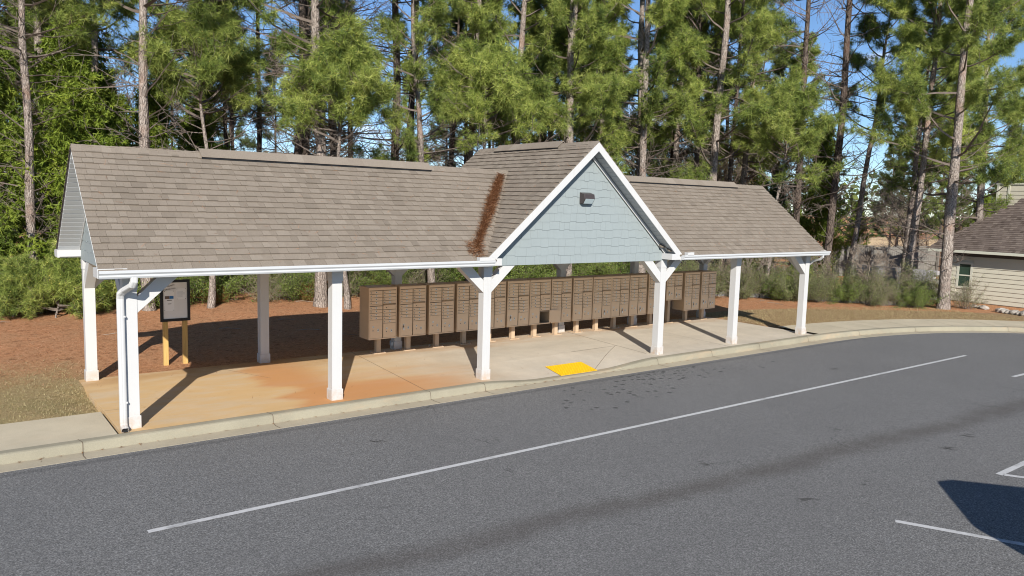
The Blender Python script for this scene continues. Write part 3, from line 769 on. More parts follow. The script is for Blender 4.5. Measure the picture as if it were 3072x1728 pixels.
# gutters
def gutter(x0, x1, y, sgn, name='gutter'):
    pr = [(0, 2.44), (0, 2.335), (.085, 2.335), (.10, 2.36), (.098, 2.385), (.122, 2.412), (.124, 2.447), (.117, 2.452), (.117, 2.416), (.093, 2.39), (.094, 2.362), (.08, 2.341), (.006, 2.341), (.006, 2.44)]
    mb = MB(); p = [(x0, y + sgn * a, z) for a, z in pr]; n_ = len(p)
    q = [(x1, b, c) for _, b, c in p]; mb.add(p + q, [(i, (i + 1) % n_, n_ + (i + 1) % n_, n_ + i) for i in range(n_)])
    for xx in (x0, x1):
        e = [(xx, y + sgn * a, z) for a, z in pr[:8]]; mb.prism(e, (.002 if xx == x0 else -.002, 0, 0))
    for i in range(int((x1 - x0) / .9)):   # hangers
        xx = x0 + .4 + i * .9; mb.box((xx, min(y, y + sgn * .115), 2.438), (xx + .02, max(y, y + sgn * .115), 2.441))
    return sb(mb, name, 'gutter')
gutter(XL - .02, GX0 + .09, YE - .002, -1); gutter(GX1 - .03, XR + .05, YE - .002, -1); gutter(XL - .02, XR + .05, YB + .002, 1)
sb(MB().box((XL, YE + .004, 2.336), (GX0 + .02, YE + .02, 2.425)).box((GX1 - .02, YE + .004, 2.336), (XR, YE + .02, 2.425)), 'fascia_board', 'white')
sb(MB().box((XL + .01, YE - .030, 2.395), (GX0 - .02, YE - .009, 2.436)).box((GX1 + .02, YE - .030, 2.395), (XR - .01, YE - .009, 2.436)), 'gutter_shade_strip', 'black')  # black strip painting the shade line between shingles and gutter
for a, b in ((6.0, 6.36), (12.02, 12.24)):
    sb(MB().box((a, YE - .135, 2.445), (b, YE - .128, 2.515)).box((a, YE - .128, 2.446), (a + .007, YE - .02, 2.515)).box((b - .007, YE - .128, 2.446), (b, YE - .02, 2.515)), 'splash_guard', 'white', bevel=.004)
# dark mark on beams not needed; downspouts
def rectpipe(mb, pts, w_, d_):
    pts = [Vector(p) for p in pts]; n_ = len(pts); rings = []
    for i, p in enumerate(pts):
        t = (pts[min(i + 1, n_ - 1)] - pts[max(i - 1, 0)]).normalized()
        s_ = Vector((1, 0, 0)) - t * t.x
        if s_.length < .3: s_ = Vector((0, 1, 0)) - t * t.y
        s_.normalize(); b_ = t.cross(s_)
        ring = []
        m_ = 20
        for k in range(m_):
            a = 2 * math.pi * k / m_; ca, sa = math.cos(a), math.sin(a)
            e = max(abs(ca), abs(sa)) ** .8; rip = 1 - .05 * (k % 2)
            ring.append(p + s_ * (ca / e * w_ / 2 * rip) + b_ * (sa / e * d_ / 2 * rip))
        rings.append(ring)
    for i in range(n_ - 1):
        a, b = rings[i], rings[i + 1]; m_ = len(a)
        mb.add(a + b, [(k, (k + 1) % m_, m_ + (k + 1) % m_, m_ + k) for k in range(m_)])
def downspout(x, bx, outx):
    mb = MB(); y = YE - .06; py = -.135
    rectpipe(mb, [(bx, y, 2.35), (bx, y, 2.28), (bx - (bx - x) * .15, y + .03, 2.22), (x + (bx - x) * .3, py - .10, 2.13), (x, py - .03, 2.07), (x, py, 2.0), (x, py, 1.2), (x, py, .12), (x, py - .02, .07), (x + outx, py - .12, .035)], .10, .078)
    o_ = sb(mb, 'downspout', 'white')
    for z in (1.72, .42): sb(MB().box((x - .045, py - .036, z), (x + .06, py + .05, z + .025)), 'strap', 'white', o_)
    sb(MB().box((x + outx - .03, py - .128, .012), (x + outx + .03, py - .122, .055)), 'outlet', 'black', o_)
downspout(-.145, -.02, -.0)
mb = MB(); rectpipe(mb, [(17.95, YE - .06, 2.35), (17.96, YE - .06, 2.29), (17.97, YE + .02, 2.22), (18.03, -.16, 2.15), (18.04, -.08, 2.08), (18.04, 0, 2.0), (18.04, 0, .12), (18.05, 0, .06), (18.12, -.02, .035)], .07, .07)
o_ = sb(mb, 'downspout', 'white'); sb(MB().box((18.118, -.05, .012), (18.124, .01, .055)), 'outlet', 'black', o_)
# gable floodlight
mb = MB().prism([(8.90, -.10, 3.84), (8.90, -.25, 3.80), (8.90, -.27, 3.70), (8.90, -.20, 3.60), (8.90, -.10, 3.59)], (.30, 0, 0)); fl = sb(mb, 'wall_light', 'bronze', bevel=.008)
sb(MB().prism([(8.925, -.2745, 3.70), (8.925, -.205, 3.60), (9.175, -.205, 3.60), (9.175, -.2745, 3.70)][:4], (0, -.004, -.002)), 'lens', 'lens', fl)
# small outlet box on third back post
sb(MB().box((6.36, D - .07, .10), (6.412, D + .02, .19)), 'outlet_box', 'conduit')

# pine straw caught in the valley
g = np.random.default_rng(11); N = 5200
t = g.beta(1.1, 1.15, N); A = np.array([8.10, 1.68]); B = np.array([6.02, -.34])
wdt = .02 + .06 * np.sin(np.clip(t, 0, .8) / .8 * np.pi) + .13 * np.exp(-((t - .95) / .07) ** 2); wdt = np.where(g.random(N) < .85, wdt, wdt * 1.4)
px = A[0] + (B[0] - A[0]) * t; py = A[1] + (B[1] - A[1]) * t; off = g.uniform(-1, 1, N) * wdt
px += off * .70 - .02; py += -off * .72
py = np.clip(py, YE + .02, None)
pz = np.array([max(zmain(a, b), zgab(a, b) if GX0 < a < GX1 and b > GY0 else 0) for a, b in zip(px, py)]) + .02 + g.uniform(0, .035, N)
P = np.stack([px, py, pz], 1)
a = g.uniform(0, 2 * np.pi, N); L = g.uniform(.05, .13, N); dirv = np.stack([np.cos(a), np.sin(a), -.25 + g.uniform(-.4, .4, N)], 1) * L[:, None]
s_ = np.stack([-np.sin(a), np.cos(a), g.uniform(-.5, .5, N)], 1) * .0045
V = np.stack([P - dirv - s_, P - dirv + s_, P + dirv + s_], 1).reshape(-1, 3)
me = mesh_np('valley_pine_needles', V, np.arange(len(V)).reshape(-1, 3), g.random(N) * .70 + .08, ('strawb',)); o = bpy.data.objects.new('pine_needle_litter', me); link(o)
tag(o, 'rust brown pine needles caught in the roof valley left of the gable', 'pine needles', kind='stuff')

N = 420; rr_ = g.random((N, 4)); px = XL + .1 + rr_[:, 0] * (XR - XL - .2); py = YE + .05 + rr_[:, 1] ** 1.3 * 2.1
pz = np.array([max(zmain(a, b), zgab(a, b) if GX0 < a < GX1 and b > GY0 else 0) for a, b in zip(px, py)]) + .03
P = np.stack([px, py, pz], 1); a = rr_[:, 2] * 6.28; dirv = np.stack([np.cos(a), np.sin(a) * .77, np.sin(a) * .64], 1) * (.03 + .05 * rr_[:, 3:4]); s_ = np.stack([-np.sin(a), np.cos(a) * .77, np.cos(a) * .64], 1) * .003
V = np.stack([P - dirv - s_, P - dirv + s_, P + dirv + s_], 1).reshape(-1, 3)
o = bpy.data.objects.new('roof_needles', mesh_np('roof_needles', V, np.arange(len(V)).reshape(-1, 3), rr_[:, 3] * .7, ('strawb',))); link(o)
tag(o, 'stray brown pine needles sprinkled over the front roof shingles', 'pine needles', kind='stuff')

# ---------------------------------------------------------------- mailboxes
def text_mesh(ch, size, name):
    cu = bpy.data.curves.new(name, 'FONT'); cu.body = ch; cu.size = size; cu.align_x = 'CENTER'; cu.align_y = 'CENTER'; cu.extrude = .0006
    to = bpy.data.objects.new(name, cu); C.objects.link(to); bpy.context.view_layer.update()
    dg = bpy.context.evaluated_depsgraph_get(); me = bpy.data.meshes.new_from_object(to.evaluated_get(dg)); bpy.data.objects.remove(to)
    me.name = name; me.materials.clear(); me.materials.append(M['black']); return me
W2 = .356; ZT = 1.565
def door_mesh(w_, h_, kind):
    """origin at the lower left corner of the door, face towards -y"""
    mb = MB(); mb.cur = 0; mb.box((0, -.010, 0), (w_, 0, h_))
    if kind == 'mail':
        mb.cur = 1; mb.tube([(.032, -.0105, h_ * .45), (.032, -.016, h_ * .45)], .013, 8)
        mb.cur = 2; mb.box((w_ * .45, -.0125, h_ * .26), (w_ * .45 + .042, -.0105, h_ * .26 + .036)); mb.cur = 3; mb.box((w_ * .45 + .011, -.0135, h_ * .26 + .010), (w_ * .45 + .031, -.0127, h_ * .26 + .026))
    if kind == 'parcel':
        mb.cur = 1; mb.tube([(w_ * .26, -.0105, h_ * .42), (w_ * .26, -.018, h_ * .42)], .012, 8)
        mb.cur = 3; mb.tube([(w_ * .26, -.0182, h_ * .42), (w_ * .26, -.019, h_ * .42)], .006, 8)
        mb.cur = 2; mb.box((w_ * .22, -.0125, h_ * .58), (w_ * .22 + .04, -.0105, h_ * .58 + .04)); mb.cur = 3; mb.tube([(w_ * .22 + .02, -.0128, h_ * .58 + .02), (w_ * .22 + .02, -.0138, h_ * .58 + .02)], .009, 6)
    if kind == 'master':
        mb.cur = 3; mb.tube([(.08, -.0105, h_ * .45), (.08, -.013, h_ * .45)], .010, 8)
    me = bpy.data.meshes.new(kind + '_door'); me.from_pydata(mb.v, [], mb.f)
    for m in ('tan', 'steel', 'sticker', 'black'): me.materials.append(M[m])
    me.polygons.foreach_set('material_index', mb.mi); me.update(); return me
CW = .319
DM = {'mail': door_mesh(CW, .0685, 'mail'), 'master': door_mesh(CW, .098, 'master')}
parcel = {}
def key_mesh():
    mb = MB(); mb.cur = 0; mb.tube([(0, 0, 0), (0, -.012, -.05)], .006, 6); mb.cur = 1
    mb.box((-.016, -.014, -.12), (.016, -.008, -.055)); mb.cur = 0; mb.box((-.02, -.012, -.075), (-.010, -.008, -.03))
    me = bpy.data.meshes.new('key_tag'); me.from_pydata(mb.v, [], mb.f); me.materials.append(M['black']); me.materials.append(M['sticker']); me.polygons.foreach_set('material_index', mb.mi); return me
KEY = key_mesh()
def ob(name, me, loc, parent, label=None):
    o = bpy.data.objects.new(name, me); o.location = loc; link(o, parent)
    if label: o['label'] = label
    return o
MBX = [5.90, 6.69, 7.49, 8.29, 9.07, 9.84, 10.58, 11.33, 12.11, 12.86, 13.58, 14.33, 15.13, 15.93, 16.77, 17.58]
bodies = {}
def body_meshes(zb):
    if zb in bodies: return bodies[zb]
    mb = MB(); mb.cur = 0; yf = -.23
    # shell open towards the front: sides, top, bottom, back, then recessed panel
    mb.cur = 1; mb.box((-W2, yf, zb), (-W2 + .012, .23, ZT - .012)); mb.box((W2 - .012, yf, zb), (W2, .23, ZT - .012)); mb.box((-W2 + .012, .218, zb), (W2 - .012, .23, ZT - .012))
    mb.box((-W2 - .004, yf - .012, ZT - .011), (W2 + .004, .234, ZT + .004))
    mb.cur = 0; mb.box((-W2 + .0125, yf, zb), (W2 - .0125, .217, zb + .012))
    mb.box((-W2 + .0, yf - .010, zb - .004), (W2, yf - .0005, zb + .022)); mb.box((-W2, yf - .010, ZT - .062), (W2, yf - .0005, ZT - .0115))
    mb.box((-W2, yf - .010, zb + .0225), (-W2 + .020, yf - .0005, ZT - .0625)); mb.box((W2 - .020, yf - .010, zb + .0225), (W2, yf - .0005, ZT - .0625))
    me = bpy.data.meshes.new('cabinet'); me.from_pydata(mb.v, [], mb.f)
    for m in ('tan', 'tan_side', 'tan_dark'): me.materials.append(M[m])
    me.polygons.foreach_set('material_index', mb.mi)
    m2 = MB().box((-W2 + .013, yf + .002, zb + .013), (.004, yf + .008, ZT - .013)); m2.cur = 0
    me2 = bpy.data.meshes.new('door_surround'); m2.box((.0045, yf + .0022, zb + .32 if zb < .6 else zb + .013), (W2 - .013, yf + .008, ZT - .013)); me2.from_pydata(m2.v, [], m2.f); me2.materials.append(M['tan_dark'])
    m3 = MB().box((-.055, -.05, .02), (.055, .06, zb - .001)); me3 = bpy.data.meshes.new('pedestal'); me3.from_pydata(m3.v, [], m3.f); me3.materials.append(M['tan_leg_sunlit'])
    m4 = MB().box((-.15, -.13, .003), (.15, .13, .0195)); m4.cur = 1
    for a in (-.125, .125):
        for b in (-.1, .1): m4.tube([(a, b, .0195), (a, b, .045)], .008, 6)
    me4 = bpy.data.meshes.new('base_plate'); me4.from_pydata(m4.v, [], m4.f); me4.materials.append(M['tan_leg_sunlit']); me4.materials.append(M['steel']); me4.polygons.foreach_set('material_index', m4.mi)
    bodies[zb] = (me, me2, me3, me4); return bodies[zb]
def parcel_mesh(h):
    h = round(h, 3)
    if h not in parcel: parcel[h] = door_mesh(CW, h, 'parcel')
    return parcel[h]
LET = 'ABCDEFGHIJKLMNOP'
extra = ['leftmost of the row', 'with a white key tag on its left parcel door', 'second unit before the centre-left post', 'half hidden to the left by the centre-left post', 'just right of the centre-left post',
         'sixth from the left in the row', 'with its lower right parcel door hanging open', 'right beside the open parcel door', 'ninth from the left in the row', 'tenth from the left in the row', 'eleventh from the left in the row',
         'twelfth from the left in the row', 'mostly hidden behind the centre-right post', 'shorter than its neighbours, with a taller pedestal', 'second from the right end of the row', 'at the right end of the row']
keys_at = {1: [0], 5: [0], 8: [], 9: [1], 10: [1], 11: [1], 12: [1], 13: [0, 1], 14: [1], 15: [0, 1]}
for i, x in enumerate(MBX):
    short = i == 13; zb = .74 if short else .37
    t = empty('cluster_mailbox', (x, 3.40, 0), ('tan metal cluster mailbox lettered %s, %s' % (LET[i], extra[i])), 'mailbox', 'cluster mailboxes standing in a row under the shelter')
    bm_, sm, pm, bp_ = body_meshes(zb)
    ob('pedestal', pm, (0, 0, 0), t); ob('base_plate', bp_, (0, 0, 0), t); ob('cabinet', bm_, (0, 0, 0), t); ob('door_surround', sm, (0, 0, 0), t)
    yf = -.2305; top = ZT - .068
    for col in (0, 1):
        xl = -W2 + .024 if col == 0 else .012
        z = top; n1 = 4
        for k in range(4): z -= .0785; ob('mail_door', DM['mail'], (xl, yf, z), t)
        if col == 0:
            if not short: MB().box((xl, yf - .0085, z - .034), (xl + CW, yf - .0002, z - .006)).build('filler_panel', 'tan', t)
            z -= .042 if not short else 0.01
        else:
            mb = MB().prism([(xl, yf - .001, z - .004), (xl, yf - .045, z - .018), (xl, yf - .045, z - .023), (xl, yf - .001, z - .014)], (CW, 0, 0))
            o_ = mb.build('mail_slot_hood', 'tan_side', t)
            z -= .024 + .108; ob('collection_door', DM['master'], (xl, yf, z), t)
            z -= .003
        if not short:
            for k in range(4): z -= .0785; ob('mail_door', DM['mail'], (xl, yf, z), t)
        hp = z - .006 - (zb + .030); pmh = parcel_mesh(hp)
        if i == 6 and col == 1:
            # open parcel door: swung out on its right edge
            pd = ob('parcel_door', pmh, (xl + CW, yf - .01, zb + .028), t, 'parcel door hanging wide open'); pd.rotation_euler = (0, 0, R(-24)); pd.scale = (1, -1, 1)
            MB().prism([(xl, yf + .006, zb + .03), (xl + .006, yf + .4, zb + .03), (xl + CW, yf + .4, zb + .03), (xl + CW, yf + .006, zb + .03)], (0, 0, .004)).build('compartment_floor', 'steel', t)
            MB().box((.30, -.27, zb + .03), (.36, -.235, zb + .16)).build('key_bracket', 'steel', t) if False else None
        else:
            pd = ob('parcel_door', pmh, (xl, yf, zb + .028), t)
            stk = MB().box((CW * .60, -.0128, hp * .36), (CW * .60 + .042, -.0108, hp * .36 + .062)).build('letter_plate', 'sticker', pd)
            lo = ob('letter', text_mesh(LET[i], .062, 'letter_' + LET[i]), (CW * .60 + .021, -.0135, hp * .36 + .031), pd); lo.rotation_euler = (R(90), 0, 0)
            if col in keys_at.get(i, []): ob('key_tag', KEY, (CW * .26, -.018, hp * .60), pd)

# ---------------------------------------------------------------- notice board
nb = empty('notice_board', (1.70, 4.37, .05), 'black framed notice board with pinned papers on two yellow timber legs', 'notice board')
def lb(mb, name, mat, parent, **kw):
    mb.v = [(v[0] - 1.70, v[1] - 4.37, v[2] - .05) for v in mb.v]; return mb.build(name, mat, parent, **kw)
for x in (1.50, 1.885): lb(MB().box((x - .048, 4.375, -.1), (x + .048, 4.455, .98)), 'leg', 'yellow_wood', nb, bevel=.003)
fr = lb(MB().box((1.395, 4.335, .915), (1.455, 4.374, 1.785)).box((1.93, 4.335, .915), (1.985, 4.374, 1.785)).box((1.455, 4.336, .915), (1.93, 4.374, .972)).box((1.455, 4.336, 1.73), (1.93, 4.374, 1.785)), 'frame', 'black', nb, bevel=.002)
bk = lb(MB().box((1.455, 4.358, .972), (1.93, 4.373, 1.73)), 'backing_board', 'board', nb)
for (a, b, c, d) in ((1.475, 1.14, 1.67, 1.56), (1.72, 1.37, 1.905, 1.60)): 
    pp = lb(MB().box((a, 4.354, b), (c, 4.3575, d)), 'pinned_notice', 'paper', nb)
    m5 = MB()
    for px_, pz_ in ((a + .01, b + .01), (c - .01, b + .01), (a + .01, d - .01), (c - .01, d - .01)): m5.box((px_ - .005, 4.349, pz_ - .005), (px_ + .005, 4.3535, pz_ + .005))
    lb(m5, 'pin', 'black', pp)
lb(MB().box((1.49, 4.351, 1.39), (1.58, 4.3535, 1.45)), 'photo_print', 'brownp', nb); lb(MB().box((1.582, 4.351, 1.39), (1.66, 4.3535, 1.45)), 'photo_print', 'blue', nb)
lb(MB().box((1.53, 4.351, 1.355), (1.63, 4.3535, 1.366)).box((1.545, 4.351, 1.28), (1.615, 4.3535, 1.29)), 'heading_bar', 'black', nb)
m5 = MB()
for k in range(7): m5.box((1.735, 4.3515, 1.53 - k * .018), (1.735 + rnd.uniform(.09, .15), 4.3535, 1.534 - k * .018))
lb(m5, 'text_lines', 'conduit', nb)
for s_, z, rz_ in (('COMMUNITY', 1.655, .18), ('INFORMATION', 1.59, .14)):
    lo = ob('title_letters', text_mesh(s_, .040, 'title'), (1.565 - 1.70, 4.3535 - 4.37, z - .05), nb); lo.rotation_euler = (R(90), -rz_, 0)

# ---------------------------------------------------------------- plants
RNG = np.random.default_rng
def unit(v): return v / np.maximum(np.linalg.norm(v, axis=1), 1e-9)[:, None]
def tubes(S, sides=3):
    """S (n,8): p0 p1 r0 r1 -> quads"""
    p0, p1, r0, r1 = S[:, :3], S[:, 3:6], S[:, 6], S[:, 7]; d = unit(p1 - p0)
    ref = np.where(np.abs(d[:, 2:3]) > .9, np.array([[1., 0, 0]]), np.array([[0, 0, 1.]])); a = unit(np.cross(d, ref)); b = np.cross(d, a)
    ang = np.arange(sides) * 2 * np.pi / sides; ca, sa = np.cos(ang), np.sin(ang)
    ring = a[:, None] * ca[None, :, None] + b[:, None] * sa[None, :, None]
    V = np.concatenate([p0[:, None] + ring * r0[:, None, None], p1[:, None] + ring * r1[:, None, None]], 1)
    n = len(S); base = (np.arange(n) * 2 * sides)[:, None, None]; k = np.arange(sides)
    q = np.stack([k, (k + 1) % sides, sides + (k + 1) % sides, sides + k], 1)[None]
    return V.reshape(-1, 3), (base + q).reshape(-1, 4)
def tufts(P, Dv, size, K_, wd, spread, g, tone, tv=.12, buds=0.):
    n = len(P); r_ = g.normal(size=(n, K_, 3)); r_ /= np.linalg.norm(r_, axis=2)[..., None]
    d = Dv[:, None] * (1 - spread) + r_ * spread * 1.3; d /= np.linalg.norm(d, axis=2)[..., None]
    L = size[:, None] * g.uniform(.65, 1.1, (n, K_)); s_ = np.cross(d, g.normal(size=(n, K_, 3))); s_ /= np.linalg.norm(s_, axis=2)[..., None]
    base = P[:, None] + d * .01; tip = P[:, None] + d * L[..., None]; tip[..., 2] -= L * .12
    V = np.stack([base - s_ * wd / 2, base + s_ * wd / 2, tip], 2).reshape(-1, 3)
    T = np.clip(tone[:, None] + g.normal(0, tv, (n, K_)), 0, .92).ravel()
    F = np.arange(len(V)).reshape(-1, 3)
    if buds > 0:
        m_ = g.random(n) < buds; Q = P[m_] + Dv[m_] * .04; k_ = len(Q); r_ = .016
        o3 = np.array([[-1, 0, -.6], [1, 0, -.6], [0, 0, 1.]]) * r_; o4 = np.array([[0, -1, -.6], [0, 1, -.6], [0, 0, 1.]]) * r_
        VV = np.concatenate([(Q[:, None] + o3).reshape(-1, 3), (Q[:, None] + o4).reshape(-1, 3)])
        F = np.concatenate([F, len(V) + np.arange(len(VV)).reshape(-1, 3)]); V = np.concatenate([V, VV]); T = np.concatenate([T, np.ones(len(VV) // 3)])
    return V, F, T
def leaves(P, size, g, tone, tv=.15, aspect=.5):
    n = len(P); a = unit(g.normal(size=(n, 3))); b = unit(np.cross(a, g.normal(size=(n, 3)))); L = (size * g.uniform(.6, 1.2, n))[:, None]
    V = np.stack([P - b * L * aspect * .5, P + a * L * .5 + b * L * 0, P + b * L * aspect * .5, P - a * L * .5], 1).reshape(-1, 3)
    return V, np.arange(len(V)).reshape(-1, 4), np.clip(tone + g.normal(0, tv, n), 0, 1)
def trunk_mesh(name, H, r0, g, bend=.25, mat='bark', segs=None, top=.12, sides=9):
    n = 26; z = np.linspace(-.3, H, n); t = np.clip(z / H, 0, 1); ph = g.uniform(0, 6.28, 4)
    cx = bend * (np.sin(t * 3 + ph[0]) - np.sin(ph[0])) + .03 * np.sin(t * 17 + ph[1]); cy = bend * (np.sin(t * 2.6 + ph[2]) - np.sin(ph[2])) + .03 * np.sin(t * 15 + ph[3])
    r_ = r0 * ((1 - t) ** .75 * (1 - top) + top) * (1 + .35 * np.exp(-np.clip(z, 0, None) / .25)); r_ = np.maximum(r_, .012)
    ang = np.arange(sides) * 2 * np.pi / sides; jit = 1 + .07 * g.normal(size=(n, sides))
    V = np.stack([cx[:, None] + np.cos(ang) * r_[:, None] * jit, cy[:, None] + np.sin(ang) * r_[:, None] * jit, np.repeat(z[:, None], sides, 1)], 2).reshape(-1, 3)
    idx = np.arange(n * sides).reshape(n, sides); F = np.stack([idx[:-1], np.roll(idx, -1, 1)[:-1], np.roll(idx, -1, 1)[1:], idx[1:]], -1).reshape(-1, 4)
    axis_ = lambda zz: np.array([np.interp(zz, z, cx), np.interp(zz, z, cy), zz]); rad = lambda zz: float(np.interp(zz, z, r_))
    return V, F, axis_, rad
def walk(p, d, L, n, r0, r1, g, curve, wob=.12):
    """polyline limb -> segments and points"""
    out = []; pts = [p]; st = L / n
    for i in range(n):
        d = d + np.array([0, 0, curve / n]) + g.normal(0, wob, 3); d = d / np.linalg.norm(d); q = p + d * st
        out.append(np.concatenate([p, q, [r0 + (r1 - r0) * i / n, r0 + (r1 - r0) * (i + 1) / n]])); p = q; pts.append(q)
    return out, pts, d
def make_pine(seed, H=17, r0=.2, crown=5., dead0=1.5, nl=46, ndead=46, Lmax=3.2, K_=24, mat='needle', bmat='bark', gap=0., dens=1.15, nsz=.27):
    g = RNG(seed); TV, TF, ax, rad = trunk_mesh('t', H, r0, g)
    seg = []; P = []; Dd = []; Tn = []
    for i in range(ndead):
        z = g.uniform(dead0, crown + 2.5); a = g.uniform(0, 6.28); L = g.uniform(.5, 2.3); el = g.uniform(-.15, .55); d = np.array([math.cos(a) * math.cos(el), math.sin(a) * math.cos(el), math.sin(el)])
        s_, pts, dd = walk(ax(z), d, L, 5, .022 * (L / 1.5) ** .5, .006, g, .25, .13); seg += s_
        for k in range(2, 6):
            for _ in range(g.integers(1, 4)):
                d2 = dd + g.normal(0, .75, 3); d2 /= np.linalg.norm(d2); s2, p2, _d = walk(pts[k], d2, g.uniform(.2, .75), 3, .008, .0035, g, 0, .2); seg += s2
    nseg_dead = len(seg)
    for i in range(nl):
        t = (i + g.random()) / nl; z = crown + (H - crown) * t ** .9 * .99
        if gap and g.random() < gap and t < .6: continue
        a = i * 2.4 + g.uniform(-.6, .6); L = Lmax * (1 - .72 * t) * g.uniform(.55, 1.12); el = -.05 + .75 * t + g.uniform(-.15, .2)
        d = np.array([math.cos(a) * math.cos(el), math.sin(a) * math.cos(el), math.sin(el)])
        s_, pts, dd = walk(ax(z), d, L, 7, .045 * (L / Lmax) ** .6 + .01, .012, g, .55, .10); seg += s_
        lt = g.normal(.48, .10)
        for k in range(4, 8):
            nt_ = g.integers(3, 6)
            for _ in range(nt_):
                d2 = dd * .7 + g.normal(0, .6, 3) + np.array([0, 0, .15]); d2 /= np.linalg.norm(d2); s2, p2, de = walk(pts[k], d2, g.uniform(.35, .90) * (L / Lmax) ** .3, 4, .012, .005, g, .5, .15); seg += s2
                for q in p2[1:]:
                    for _k in range(int(2 * dens + g.random())):
                        P.append(q + g.normal(0, .07, 3)); dv = de + g.normal(0, .5, 3) + np.array([0, 0, .35]); Dd.append(dv / np.linalg.norm(dv)); Tn.append(lt + g.normal(0, .16))
    BV, BF = tubes(np.array(seg), 3)
    TV2 = np.concatenate([TV, BV]); TF2 = np.concatenate([TF, BF + len(TV)]); mi = np.concatenate([np.zeros(len(TF)), np.ones(len(BF))])
    tm = mesh_np('trunk', TV2, TF2, None, (bmat, 'twig'), mi)
    sm = np.zeros(len(TF2), bool); sm[:len(TF)] = True; tm.polygons.foreach_set('use_smooth', sm)
    P = np.array(P); V, F, T = tufts(P, np.array(Dd), np.full(len(P), nsz), K_, .0125, .60, g, np.array(Tn), buds=.28)
    cm_ = mesh_np('crown', V, F, T, (mat,)); return tm, cm_
def make_cedar(seed, H=7.5, Rm=1.9, n=5200):
    g = RNG(seed); TV, TF, ax, rad = trunk_mesh('t', H * .95, .09, g, .1, sides=7); seg = []; P = []; Dd = []; Tn = []
    for i in range(120):
        t = (i + g.random()) / 120; z = .3 + (H - .4) * t; a = i * 2.4 + g.uniform(-.5, .5); L = Rm * (1 - t) ** .7 * g.uniform(.55, 1.1) + .15; el = .25 + .5 * t
        d = np.array([math.cos(a) * math.cos(el), math.sin(a) * math.cos(el), math.sin(el)]); s_, pts, dd = walk(ax(z), d, L, 5, .018, .006, g, .3, .12); seg += s_; lt = g.normal(.5, .16)
        for k in range(1, 6):
            for _ in range(9):
                d2 = dd * .8 + g.normal(0, .55, 3); d2 /= np.linalg.norm(d2); q = pts[k] + d2 * g.uniform(.05, .42); P.append(q); Dd.append(d2); Tn.append(lt + g.normal(0, .08))
    BV, BF = tubes(np.array(seg), 3); mi = np.concatenate([np.zeros(len(TF)), np.ones(len(BF))])
    tm = mesh_np('trunk', np.concatenate([TV, BV]), np.concatenate([TF, BF + len(TV)]), None, ('bark_dark', 'twig'), mi)
    P = np.array(P); V, F, T = tufts(P, np.array(Dd), np.full(len(P), .17), 12, .034, .6, g, np.array(Tn), .10); return tm, mesh_np('crown', V, F, T, ('cedar',))
def make_bare(seed, H=9, mat='bare', leaf=None, nleaf=0, r0=.09, spread=.45):
    g = RNG(seed); seg = []; tips = []
    def grow(p, d, L, r_, lev):
        s_, pts, dd = walk(p, d, L, 4, r_, r_ * .62, g, .12, .10); seg.extend(s_)
        if lev >= 6: tips.extend(pts[1:]); return
        for k in ([2, 3, 4, 4] if lev > 0 else [2, 3, 3, 4, 4, 4]):
            if g.random() < .12: continue
            d2 = dd + g.normal(0, spread, 3); d2 /= np.linalg.norm(d2); grow(pts[k], d2, L * g.uniform(.52, .78), r_ * .55, lev + 1)
        if lev >= 4: tips.extend(pts[1:])
    grow(np.array([0, 0, -.2]), np.array([0, 0, 1.]), H * .36, r0, 1 if H < 6 else 0) if True else None
    S = np.array(seg)
    if len(S) > 16000: S = S[np.concatenate([np.arange(3000), 3000 + g.choice(len(S) - 3000, 13000, replace=False)])]
    S[:, 6:] = np.maximum(S[:, 6:], .0055)
    V, F = tubes(S, 3); tm = mesh_np('trunk', V, F, None, (mat,)); cm_ = None
    if leaf:
        T = np.array(tips); T = T[g.choice(len(T), min(nleaf, len(T) * 3), replace=True)] + g.normal(0, .06, (min(nleaf, len(T) * 3), 3)); V, F, tn = leaves(T, .07, g, .5, .25); cm_ = mesh_np('crown', V, F, tn, (leaf,))
    return tm, cm_
def make_shrub(seed, H=1.8, Rr=1.0, nst=34, mat='leaf', nl=26, lsz=.05, tw='twig', fill=1.):
    g = RNG(seed); seg = []; P = []; Tn = []
    for i in range(nst):
        a = g.uniform(0, 6.28); rr = g.uniform(0, .3) * Rr; p = np.array([math.cos(a) * rr, math.sin(a) * rr, -.05]); el = g.uniform(.55, 1.5); a2 = a + g.normal(0, .5)
        d = np.array([math.cos(a2) * math.cos(el), math.sin(a2) * math.cos(el), math.sin(el)]); L = H * g.uniform(.55, 1.15)
        s_, pts, dd = walk(p, d, L, 7, .012, .004, g, -.15, .13); seg += s_; lt = g.normal(.5, .15)
        for k in range(2, 8):
            for _ in range(4):
                d2 = dd * .5 + g.normal(0, .7, 3); d2 /= np.linalg.norm(d2); s2, p2, de = walk(pts[k], d2, g.uniform(.15, .5) * Rr, 3, .004, .0025, g, .1, .2); seg += s2
                for q in p2[1:]:
                    m_ = int(nl / 6 * fill + g.random())
                    if m_: P += list(q + g.normal(0, .06, (m_, 3))); Tn += [lt] * m_
    V, F = tubes(np.array(seg), 3); tm = mesh_np('stems', V, F, None, (tw,)); P = np.array(P); V, F, T = leaves(P, lsz, g, np.array(Tn), .16)
    return tm, mesh_np('foliage', V, F, T, (mat,))

